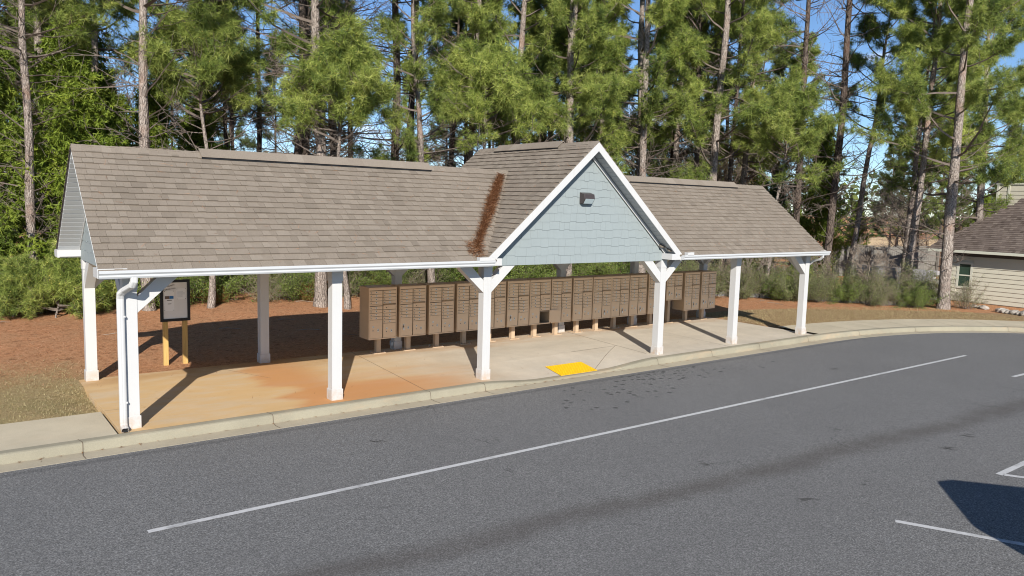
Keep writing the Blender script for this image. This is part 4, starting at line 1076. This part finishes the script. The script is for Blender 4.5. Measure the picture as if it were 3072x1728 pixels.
PROTO = {}
PROTO['p0'] = make_pine(101, 17, .19, 5.0, 1.5, 40, 34, 3.7)
PROTO['p1'] = make_pine(102, 18, .20, 6.5, 1.8, 38, 48, 3.6, gap=.15)
PROTO['p2'] = make_pine(103, 16, .17, 8.0, 2.2, 28, 62, 3.4)
PROTO['p3'] = make_pine(104, 19, .21, 4.2, 1.5, 50, 30, 4.2, gap=.1)
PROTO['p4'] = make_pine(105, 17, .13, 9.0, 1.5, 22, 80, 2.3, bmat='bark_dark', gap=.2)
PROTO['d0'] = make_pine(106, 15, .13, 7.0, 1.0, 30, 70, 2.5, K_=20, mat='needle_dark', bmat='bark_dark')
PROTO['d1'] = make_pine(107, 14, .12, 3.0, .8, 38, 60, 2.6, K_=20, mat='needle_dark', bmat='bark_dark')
PROTO['p5'] = make_pine(110, 7.8, .10, 5.3, 1.8, 22, 40, 2.6)
PROTO['s0'] = make_pine(108, 1.7, .02, .15, .1, 26, 0, .75, K_=20, dens=.6)
PROTO['c0'] = make_cedar(201); PROTO['c1'] = make_cedar(202, 6.2, 1.6)
PROTO['b0'] = make_bare(301, 9); PROTO['b1'] = make_bare(302, 8, spread=.55); PROTO['b2'] = make_bare(303, 3.2, r0=.02, spread=.4)
PROTO['y0'] = make_bare(304, 9, leaf='leaf_yellow', nleaf=9000)
PROTO['k0'] = make_shrub(401, 1.9, 1.0, 30, 'leaf', 40, .062); PROTO['k1'] = make_shrub(402, 1.5, .9, 26, 'leaf', 34, .058)
PROTO['k2'] = make_shrub(403, 2.1, 1.1, 30, 'leaf_pale', 34, .055, 'twig', 1.); PROTO['k3'] = make_shrub(404, 1.7, .9, 34, 'leaf_pale', 13, .045, 'bare', .9)
PROTO['r0'] = make_shrub(405, 1.0, .7, 22, 'leaf', 12, .045, 'rust')
def plant(kind, name, x, y, s=1., rz=None, label='', cat='tree', group=None, tilt=(0, 0), zs=None, dz=0):
    tm, cm_ = PROTO[kind]; rz = rnd.uniform(0, 6.28) if rz is None else rz
    e = empty(name, (x, y, hz(x, y) + dz), label, cat, group, rz); e.scale = (s, s, zs or s)
    if tilt != (0, 0):
        e.rotation_mode = 'QUATERNION'
        from mathutils import Quaternion
        q = Vector((0, 0, 1)).rotation_difference(Vector((tilt[0], tilt[1], 1)).normalized()); e.rotation_quaternion = q @ Quaternion((0, 0, 1), rz)
    shrubby = cat in ('shrub',)
    ob('stems' if shrubby else 'trunk', tm, (0, 0, 0), e)
    if cm_: ob('foliage' if shrubby else 'crown', cm_, (0, 0, 0), e)
    return e
# key pines, each told apart by its place and look
KP = [
 ('p2', -.16, 11.4, .80, 'pale grey pine trunk rising behind the left roof end', (.03, 0), .3),
 ('p2', 2.57, 10.97, .98, 'thick pale pine trunk rising just behind the left roof ridge', (-.03, 0), 2.1),
 ('p1', 1.0, 17.2, .9, 'shaded brown pine behind the cedars at far left', (0, 0), 1.0),
 ('p2', 1.93, 15.15, .9, 'dim pine trunk between the pale left trunks', (0, 0), 4.0),
 ('p4', 5.99, 16.3, 1.0, 'dim pine with dead limbs above the left roof slope', (0, 0), 1.2),
 ('p4', 7.38, 12.9, 1.3, 'dark leaning pine left of the twin pale trunks', (.05, 0), 3.2),
 ('p4', 9.34, 16.19, 1.1, 'thin brown pine behind the dark leaning pine', (0, 0), 5.0),
 ('p1', 7.32, 9.9, .97, 'stout pale grey pine with a twin beside it above the ridge vent', (.01, 0), .7),
 ('p4', 8.75, 12.11, 1.25, 'slimmer twin trunk tucked against the stout pale pine', (-.02, 0), 2.2),
 ('p4', 10.39, 14.64, 1.0, 'reddish slim pine in front of the blue sky gap', (0, 0), 2.9),
 ('p4', 10.6, 11.6, 1.25, 'brown pine right of the blue sky gap', (0, 0), 4.1),
 ('p4', 11.55, 11.79, 1.2, 'mossy grey pine whose trunk shows behind the mailboxes', (0, 0), 5.6),
 ('p0', 11.19, 9.68, .72, 'short reddish trunk leaning left with bright green crown', (-.05, 0), 1.9),
 ('p4', 15.56, 15.2, .9, 'slender pine behind the left foot of the gable roof', (0, 0), .1),
 ('p1', 14.34, 12.42, .88, 'rough barked pine above the left slope of the gable', (0, 0), 3.3),
 ('p0', 15.86, 11.33, .95, 'pale pine trunk rising straight behind the gable ridge', (0, 0), 3.6),
 ('p3', 18.65, 11.63, .92, 'large full pine behind the gable peak', (0, 0), .9),
 ('p0', 21.84, 17.4, .9, 'thin orange barked pine deep behind the gable', (0, 0), 4.4),
 ('p3', 21.9, 12.6, .85, 'broad pine right of the gable peak', (0, 0), 2.4),
 ('p3', 24.35, 8.8, 1.02, 'big spreading pine behind the right roof wing', (0, 0), 5.2),
 ('p4', 25.6, 10.6, 1.1, 'dark slim trunk beside the big spreading pine', (0, 0), 2.0),
 ('p4', 28.85, 7.37, 1.25, 'dark straight pine just beyond the right roof end', (0, 0), 1.4),
 ('p4', 29.57, 6.2, 1.4, 'tall pine with bare dead limbs against open sky', (.012, 0), 3.9),
 ('p2', 32.63, 6.9, .9, 'leaning pine behind the brush right of the shelter', (.07, -.03), 2.6),
 ('p0', 30.18, 2.92, .92, 'purple grey pine trunk in front of the wooden fence', (.0, 0), 4.9),
 ('p2', 31.2, 3.5, .80, 'slim grey pine next to the fence end post', (.012, 0), .5),
 ('p3', 28.75, .75, 1.0, 'big rough grey pine standing at the house corner', (.02, 0), 1.1),
]
for k, x, y, s, lab, tl, rz in KP:
    plant(k, 'pine_tree', x, y, s, rz, lab, 'pine tree', 'pines at the edge of the wood', tl)
plant('p5', 'pine_tree', 4.2, 10.7, 1.0, 1.0, 'low young pine with a wide bright crown above the left roof slope', 'pine tree', 'pines at the edge of the wood')
plant('p5', 'pine_tree', 7.9, 9.3, .93, 3.0, 'low young pine crown in front of the twin trunks', 'pine tree', 'pines at the edge of the wood')
plant('p5', 'pine_tree', 12.6, 9.6, 1.0, 5.0, 'low young pine crown left of the gable ridge', 'pine tree', 'pines at the edge of the wood')
plant('p5', 'pine_tree', 25.8, 6.6, 1.0, 4.0, 'low young pine crown behind the right roof end', 'pine tree', 'pines at the edge of the wood')
plant('p3', 'pine_tree', 34.6, -.2 + 2.2, .8, 3.1, 'pine crown overhanging the neighbouring house roof', 'pine tree', 'pines at the edge of the wood')
plant('p0', 'pine_tree', 41.5, 4.6, 1.0, 1.3, 'tall pine rising behind the house chimney', 'pine tree', 'pines at the edge of the wood')
plant('p3', 'pine_tree', 21.5, 9.9, .95, 2.2, 'full green pine just behind the right foot of the gable', 'pine tree', 'pines at the edge of the wood')
plant('p0', 'pine_tree', 19.9, 14.6, .92, 5.2, 'shaded pine between the gable peak and the right wing', 'pine tree', 'pines at the edge of the wood')
plant('p3', 'pine_tree', 25.9, 12.2, .9, .4, 'tall full pine behind the big spreading one', 'pine tree', 'pines at the edge of the wood')
plant('p3', 'pine_tree', 17.2, 9.6, .93, 1.7, 'full bright pine just left of the gable peak', 'pine tree', 'pines at the edge of the wood')
plant('p0', 'pine_tree', 28.0, 10.0, .95, 4.3, 'green pine filling behind the right roof ridge', 'pine tree', 'pines at the edge of the wood')
# second line and deeper wood
g = RNG(77); n = 0; taken = [(a[1], a[2]) for a in KP]
def depthrow(rmin, rmax, count, kinds, smin, smax, lab, name, group, gaps, minsep):
    made = 0; tries = 0
    while made < count and tries < 9000:
        tries += 1; px = g.uniform(-250, 3350); r_ = g.uniform(rmin, rmax)
        if any(a < px < b and g.random() < p for a, b, p in gaps): continue
        th = yaw + math.atan((px - 1536) / 2299.07); x, y = CP.x + math.sin(th) * r_, CP.y + math.cos(th) * r_
        if y < 10 - .32 * max(0, x - 14) and x < 30: continue
        if x > 29.5 and y < 9: continue
        if any((x - a) ** 2 + (y - b) ** 2 < minsep ** 2 for a, b in taken): continue
        taken.append((x, y)); plant(kinds[int(g.integers(len(kinds)))], name, x, y, g.uniform(smin, smax), None, lab, 'pine tree', group); made += 1
GAPS = [(1035, 1195, 1.), (2410, 2600, .75), (880, 960, .6), (300, 420, .7), (2890, 2940, .6)]
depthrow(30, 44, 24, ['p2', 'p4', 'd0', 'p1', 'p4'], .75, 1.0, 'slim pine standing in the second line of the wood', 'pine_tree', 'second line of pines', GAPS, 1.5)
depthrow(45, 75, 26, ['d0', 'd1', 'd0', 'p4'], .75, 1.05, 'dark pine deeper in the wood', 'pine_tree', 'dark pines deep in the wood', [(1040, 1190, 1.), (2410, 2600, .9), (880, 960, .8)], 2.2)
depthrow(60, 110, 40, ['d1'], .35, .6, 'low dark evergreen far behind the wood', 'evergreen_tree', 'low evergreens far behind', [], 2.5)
g = RNG(31)
for px, r_, s_ in ((2150, 50, .5), (2290, 48, .55), (2380, 55, .5), (2470, 47, .42), (2560, 58, .55), (2660, 57, .6), (2750, 60, .6), (2840, 57, .65), (2930, 52, .62), (3020, 60, .8), (3090, 55, .75)):
    th = yaw + math.atan((px - 1536) / 2299.07); plant('d1' if g.random() < .6 else 'c0', 'evergreen_tree', CP.x + math.sin(th) * r_, CP.y + math.cos(th) * r_, s_ if r_ else s_, None, 'dark evergreen filling the gap between trunks beyond the fence', 'evergreen', 'evergreens beyond the fence')
# cedars on the left
for x, y, k, s, lab in ((-1.0, 12.4, 'c0', 1.0, 'tall yellow green cedar at the left picture edge'), (.75, 12.1, 'c0', 1.0, 'bright cedar directly behind the left roof end'), (2.0, 13.4, 'c1', 1.02, 'shorter cedar right of the bright one'),
                        (-2.6, 13.4, 'c1', .95, 'cedar with low skirts beyond the left lawn'), (3.6, 14.4, 'c0', .86, 'cedar seen above the left roof slope'), (5.2, 15.6, 'c1', .98, 'cedar top showing low above the ridge'),
                        (1.8, 16.5, 'c0', 1.15, 'tallest cedar behind the pale trunks'), (36.5, 11.0, 'c0', 1.1, 'dark cedar beyond the wooden fence'), (34.2, 14.0, 'c0', 1.0, 'broad cedar left of the one beyond the fence'), (6.6, 13.2, 'c1', .5, 'small cedar seen under the left bay')):
    plant(k, 'cedar_tree', x, y, s, None, lab, 'cedar', 'cedars in the wood')
for x, y, s in ((.25, 10.6, .9), (-.7, 11.0, .7), (.9, 11.3, .75), (-1.4, 10.9, .6), (26.2, 5.7, .7)):
    plant('s0', 'pine_sapling', x, y, s, None, 'knee-high bright green pine sapling on the straw', 'pine sapling', 'young pine saplings')
# bare and yellow trees right of centre
for x, y, k, s, lab in ((27.5, 13.0, 'b0', 1.0, 'leafless pale tree behind the right roof wing'), (30.5, 12.5, 'b1', 1.05, 'wide leafless tree left of the dark straight pine'), (26.0, 16.0, 'b1', 1.1, 'leafless tree deeper behind the spreading pine'),
                        (32.5, 15.0, 'y0', 1.05, 'tree with yellow autumn leaves behind the bare twigs'), (30.0, 18.0, 'y0', 1.1, 'second yellow leaved tree deeper in the wood'), 
                        (41.0, 8.0, 'b1', .9, 'reddish leafless tree behind the fence end'), 
                        (4.2, 20.0, 'b0', 1.1, 'leafless tree behind the left ridge'), (15.5, 17.0, 'b1', 1.0, 'leafless tree right of the sky gap')):
    plant(k, 'bare_tree' if k != 'y0' else 'yellow_tree', x, y, s, None, lab, 'tree', 'leafless and yellow trees')
# undergrowth seen under the roof
g = RNG(5)
def shrubs(count, fx, kinds, smin, smax, lab, group, name='shrub'):
    for i in range(count):
        x, y = fx(i); plant(kinds[int(g.integers(len(kinds)))], name, x, y, g.uniform(smin, smax), None, lab, 'shrub', group)
shrubs(16, lambda i: (1.5 + i * 1.05 + g.uniform(-.5, .5), 11.8 + g.uniform(-.6, 1.8) - max(0, i - 9) * .12), ['k0', 'k1', 'k0'], .6, .95, 'green leafy shrub at the wood edge behind the shelter', 'green shrubs behind the shelter')
shrubs(18, lambda i: (2.5 + i * 1.15 + g.uniform(-.5, .5), 14.5 + g.uniform(-.8, 2.5)), ['k0', 'k1', 'b2', 'k2'], .8, 1.25, 'taller undergrowth bush deeper in the wood', 'undergrowth bushes')
shrubs(12, lambda i: (11.5 + i * 1.05 + g.uniform(-.4, .4), 11.4 - i * .12 + g.uniform(-.5, 1.0)), ['k0', 'k2', 'k0'], .75, 1.1, 'dense green bush behind the row of mailboxes', 'bushes behind the mailboxes')
shrubs(9, lambda i: (3.2 + i * 1.4, 11.2 + g.uniform(-.5, .5)), ['r0', 'k3'], .5, .8, 'low russet bush on the straw bank', 'low russet bushes')
shrubs(5, lambda i: (-2.8 + i * .9, 12.0 + g.uniform(-.3, .6)), ['k1', 'r0'], .6, .9, 'low green bush under the left cedars', 'bushes under the cedars')
# brush belt on the right, between shelter and house
def belt(i, n, off): 
    t = i / (n - 1); return (21.6 + 7.2 * t + off[0] + g.uniform(-.25, .25), 9.6 - 8.4 * t + off[1] + g.uniform(-.35, .35))
shrubs(14, lambda i: belt(i, 14, (-.1, -.1)), ['k2', 'k3', 'k2', 'k1'], .55, .78, 'front bush of the brush belt right of the shelter', 'front brush belt bushes')
shrubs(14, lambda i: belt(i, 14, (1.0, .9)), ['k2', 'k3', 'k2', 'k3'], .64, .86, 'taller bush in the brush belt right of the shelter', 'tall brush belt bushes')
shrubs(9, lambda i: belt(i, 9, (2.2, 2.0)), ['k2', 'k3'], .4, .56, 'rear bush of the brush belt near the fence', 'rear brush belt bushes')
shrubs(2, lambda i: (29.4 + .25 * i, 1.9 - 1.6 * i), ['k3'], .6, .7, 'thin bare bush against the house corner wall', 'bare bushes at the house corner')
for i, (x, y, s_) in enumerate(((23.9, 8.0, .8), (25.4, 6.9, .95), (27.0, 4.9, .9), (28.6, 2.9, .8))):
    plant('b2', 'bare_sapling', x, y, s_, i * 1.3, 'thin leafless stem standing up out of the brush belt', 'sapling', 'leafless stems in the brush belt')
plant('b2', 'bare_sapling', 24.9, 6.4, .9, 1.0, 'slim leafless sapling at the left of the brush belt', 'sapling'); plant('b2', 'bare_sapling', 27.3, 3.2, .95, 2.0, 'pale leafless sapling in front of the brush belt centre', 'sapling')
# far wood reading as one mass
P = []; N_ = 9000
px = g.uniform(-400, 3500, N_); rr = g.uniform(105, 170, N_); th = yaw + np.arctan((px - 1536) / 2299.07)
hgt = 8.5 + 2.5 * np.sin(px / 130.) + 1.5 * np.sin(px / 47.); zz = g.random(N_) * hgt
P = np.stack([CP.x + np.sin(th) * rr, CP.y + np.cos(th) * rr, zz], 1)
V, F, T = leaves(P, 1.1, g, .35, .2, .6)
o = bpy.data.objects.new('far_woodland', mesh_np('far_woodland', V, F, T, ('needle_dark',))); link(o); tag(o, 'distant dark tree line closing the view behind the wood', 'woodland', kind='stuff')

# stone edging in front of the brush
mb = MB()
E_ = [(23.2, 8.2), (25.9, 5.5), (27.3, 3.3), (28.6, 1.5)]
for (a, b) in zip(E_[:-1], E_[1:]):
    L = math.hypot(b[0] - a[0], b[1] - a[1]); k = int(L / .42)
    for i in range(k):
        t0 = i / k; t1 = (i + .94) / k; h_ = .10 + rnd.uniform(-.02, .03)
        p = Vector((a[0] + (b[0] - a[0]) * t0, a[1] + (b[1] - a[1]) * t0, h_ / 2)); q = Vector((a[0] + (b[0] - a[0]) * t1, a[1] + (b[1] - a[1]) * t1, h_ / 2)); mb.bar(p, q, .22, h_ + .1)
tag(mb.build('stone_edging', 'edging', bevel=.02), 'low grey stone edging along the foot of the brush', 'edging')
# rocks by the house
def rock(x, y, s, lab):
    import bmesh
    bm = bmesh.new(); bmesh.ops.create_icosphere(bm, subdivisions=2, radius=1)
    g2 = random.Random(int(x * 100 + y * 10))
    for v in bm.verts: v.co *= 1 + g2.uniform(-.14, .14)
    for v in bm.verts: v.co = Vector((v.co.x * s, v.co.y * s * .8, v.co.z * s * .55))
    me = bpy.data.meshes.new('garden_rock'); bm.to_mesh(me); bm.free(); me.materials.append(M['rock'])
    o = bpy.data.objects.new('garden_rock', me); o.location = (x, y, s * .3); o.rotation_euler = (g2.uniform(-.3, .3), 0, g2.uniform(0, 3)); link(o)
    tag(o, lab, 'rock', 'pale rocks below the house wall')
for x, y, s in ((30.46, .35, .13), (30.35, .1, .12), (30.2, -.15, .17), (29.75, -.9, .2), (29.68, -1.05, .17), (29.62, -1.2, .15), (29.6, -1.4, .2), (29.55, -1.55, .16), (29.52, -1.75, .22), (29.5, -2.0, .2)):
    rock(x, y, s, 'pale garden rock in the loose line below the house wall')

# neighbouring house
hs = empty('neighbour_house', (33, -2, -.1), 'grey green clapboard house with brown shingle roof at the right edge', 'house')
def hb(mb, name, mat, parent=None, **kw):
    mb.v = [(v[0] - 33, v[1] + 2, v[2] + .1) for v in mb.v]; return mb.build(name, mat, parent or hs, **kw)
HW = 32.2; HY = 2.45; hb(MB().box((HW + .02, -14, -.3), (42, HY, 2.14)), 'wall', 'hsiding')
mb = MB(); zz = .02; r_ = random.Random(4)
while zz < 1.80:
    yy = -13.9
    while yy < HY - .12:
        e = min(yy + r_.uniform(2.4, 3.6), HY - .11)
        for (a, b) in ([(yy, e)] if not (zz + .18 > .55 and zz < 1.66) else [(yy, min(e, 1.18)), (max(yy, 1.80), e)]):
            if b - a > .05: mb.prism([(HW + .019, a, zz), (HW - .030, a, zz), (HW - .002, a, zz + .182), (HW + .019, a, zz + .182)], (0, b - a - .004, 0))
        yy = e
    zz += .178
hb(mb, 'lap_siding', 'hsiding')
hb(MB().box((HW - .02, HY - .11, 0), (HW + .019, HY + .02, 1.9)), 'corner_board', 'house_trim')
hb(MB().box((HW - .03, -14, 1.90), (HW + .018, HY + .02, 2.13)), 'frieze_board', 'hfascia')
wf = hb(MB().box((HW - .03, 1.18, .55), (HW + .018, 1.27, 1.66)).box((HW - .03, 1.71, .55), (HW + .018, 1.80, 1.66)).box((HW - .029, 1.27, .55), (HW + .018, 1.71, .64)).box((HW - .029, 1.27, 1.57), (HW + .018, 1.71, 1.66)).box((HW - .028, 1.27, 1.08), (HW + .018, 1.71, 1.13)), 'window', 'house_trim')
hb(MB().box((HW - .01, 1.27, .64), (HW + .017, 1.71, 1.08)).box((HW - .008, 1.27, 1.13), (HW + .017, 1.71, 1.57)), 'pane', 'pane', wf)
# roof: plane rising towards +x, hipped at the near left corner
ex = 31.75; es = .55
def hr(x): return 2.17 + es * (x - ex)
hb(MB().prism([(ex, HY + .35, hr(ex)), (ex, -14, hr(ex)), (38, -14, hr(38)), (38, -.45, hr(38))], (0, 0, -.06)), 'roof', 'hfascia')
mb = MB(); un = Vector((1, 0, es)).normalized(); hip = lambda x, y: y > HY + .37 - (x - ex) * .52
shingles(mb, (0, 1, 0), un, (ex, -8.0, hr(ex)), 10.9, 6.9, .16, skip=hip, seed=9)
ro = hb(mb, 'roof_shingles', 'hshingle')
mb = MB().prism([(ex, HY + .35, hr(ex) - .0), (38, -.55, hr(38)), (38, HY + .2, 2.2), (ex + .3, HY + .35, 2.2)], (0, .0, -.05)) if False else MB().prism([(ex, HY + .36, hr(ex) - .005), (38, -.44, hr(38) - .005), (38, 2.9, 2.17)], (0, 0, -.05))
hb(mb, 'hip_slope', 'hshingle')
hb(MB().box((ex - .11, -14, 2.05), (ex - .005, HY + .38, 2.16)), 'gutter', 'house_trim', bevel=.01)
CX, CY = 38.3, 2.85
mb = MB(); mb.box((CX, CY - 2.4, 2.0), (CX + 1.0, CY, 5.14)); ch = hb(mb, 'chimney', 'hsiding')
mb = MB(); zz = 2.4
while zz < 4.95: mb.prism([(CX - .001, CY - 2.4, zz), (CX - .030, CY - 2.4, zz), (CX - .01, CY - 2.4, zz + .18), (CX - .001, CY - 2.4, zz + .18)], (0, 1.86, 0)); mb.prism([(CX - .001, CY - .44, zz), (CX - .030, CY - .44, zz), (CX - .01, CY - .44, zz + .18), (CX - .001, CY - .44, zz + .18)], (0, .36, 0)); zz += .185
hb(mb, 'chimney_siding', 'hsiding', ch)
hb(MB().box((CX - .045, CY - .08, 2.4), (CX - .002, CY + .02, 5.10)).box((CX - .045, CY - .54, 2.4), (CX - .002, CY - .45, 5.10)).box((CX - .05, CY - 2.42, 5.105), (CX + 1.05, CY + .06, 5.18)), 'trim_board', 'house_trim', ch)
# retaining wall left of the house
mb = MB()
for r__ in range(7):
    for i in range(12):
        a = -.25 + i * .33 + (.16 if r__ % 2 else 0); mb.box((31.6 + rnd.uniform(-.008, .008), 2.55 + a * .9 - .0, -.1 + r__ * .19), (31.85, 2.55 + (a + .32) * .9, .085 + r__ * .19))
tag(mb.build('retaining_wall', 'retain', bevel=.01), 'pale grey block retaining wall left of the house', 'retaining wall')
# fences
def fence(P0, P1, zb, h, mat, post, name, lab, endpost=True):
    f = empty(name, (P0[0], P0[1], zb), lab, 'fence'); a, b = Vector((0, 0, 0)), Vector((P1[0] - P0[0], P1[1] - P0[1], 0)); L = b.length; d = b / L; n_ = Vector((-d.y, d.x, 0))
    mb = MB(); k = int(L / .145)
    for i in range(k):
        p = d * (i * .145); hh = h + rnd.uniform(-.02, .02); mb.prism([p, p + d * .135, p + d * .135 + Vector((0, 0, hh)), p + Vector((0, 0, hh))], n_ * .02)
    mb.build('boards', mat, f)
    mb = MB()
    for z in (.25, h * .55, h - .08): mb.bar(Vector((0, 0, z)) - n_ * .02, b + Vector((0, 0, z)) - n_ * .02, .04, .09)
    mb.build('rail', mat, f); mb = MB().bar(Vector((0, 0, h + .04)), b + Vector((0, 0, h + .04)), .14, .035); mb.build('cap_rail', mat, f)
    for i in range(int(L / 2.4) + 1):
        p = d * min(L - .05, i * 2.4 + .05) - n_ * .09; pm = MB().box((p.x - .06, p.y - .06, -.3), (p.x + .06, p.y + .06, h + .02)); pm.build('post', post, f)
    if endpost: p = b - n_ * .13; MB().box((p.x - .09, p.y - .09, -.3), (p.x + .09, p.y + .09, h + .12)).build('post', 'brown_wood', f)
fence((38.4, 11.0), (45.3, 8.3), -.05, 1.75, 'grey_wood', 'grey_wood', 'wooden_fence', 'weathered grey board fence beyond the brush belt')
fence((63.9, 22.7), (66.3, 17.7), -.4, 1.9, 'tan_wood', 'tan_wood', 'wooden_fence', 'newer tan fence far behind the grey one', False)

# unseen van added outside the frame, shaped and turned to cast the asphalt shadow
vn = empty('shadow_van', (6.25, -11.56, -.13), 'unseen white van added outside the frame to cast the shadow on the asphalt', 'van', rz=R(-52))
def prof(x): return x
mb = MB(); Lv, Wv, Hv = 5.4, 1.95, 2.02
side = [(0, .35), (0, 1.85), (.10, Hv - .02), (.35, Hv + .02), (3.6, Hv), (4.1, 1.85), (4.75, 1.2), (5.3, 1.0), (5.4, .7), (5.4, .35)]
ins = [.24, .27, .25, .18, .16, .14, .06, .04, .03, .0]
Lf = [(x, Wv / 2 - i, z) for (x, z), i in zip(side, ins)]; Rf = [(x, -Wv / 2 + i, z) for (x, z), i in zip(side, ins)]; n_ = len(side)
mb.add(Lf + Rf, [tuple(range(n_)), tuple(range(2 * n_ - 1, n_ - 1, -1))] + [(i, n_ + i, n_ + (i + 1) % n_, (i + 1) % n_) for i in range(n_)])
mb.build('body', 'van', vn, bevel=.05)
MB().prism([(4.06, -.78, 1.84), (4.70, -.88, 1.24), (4.70, .88, 1.24), (4.06, .78, 1.84)], (.03, 0, .03)).build('windscreen', 'pane', vn)
for s_ in (-1, 1):
    MB().prism([(3.2, s_ * .955, 1.25), (4.45, s_ * .955, 1.25), (4.0, s_ * .87, 1.75), (3.2, s_ * .87, 1.75)], (0, s_ * .01, 0)).build('side_window', 'pane', vn)
    MB().box((5.36, s_ * .78 - .14, .72), (5.42, s_ * .78 + .14, .9)).build('headlight', 'lens', vn)
    for x in (1.0, 4.4):
        wh = MB().tube([(x, s_ * .80, .33), (x, s_ * 1.0, .33)], .33, 24).build('wheel', 'tyre', vn); MB().tube([(x, s_ * .98, .33), (x, s_ * 1.01, .33)], .19, 16).build('rim', 'steel', wh)
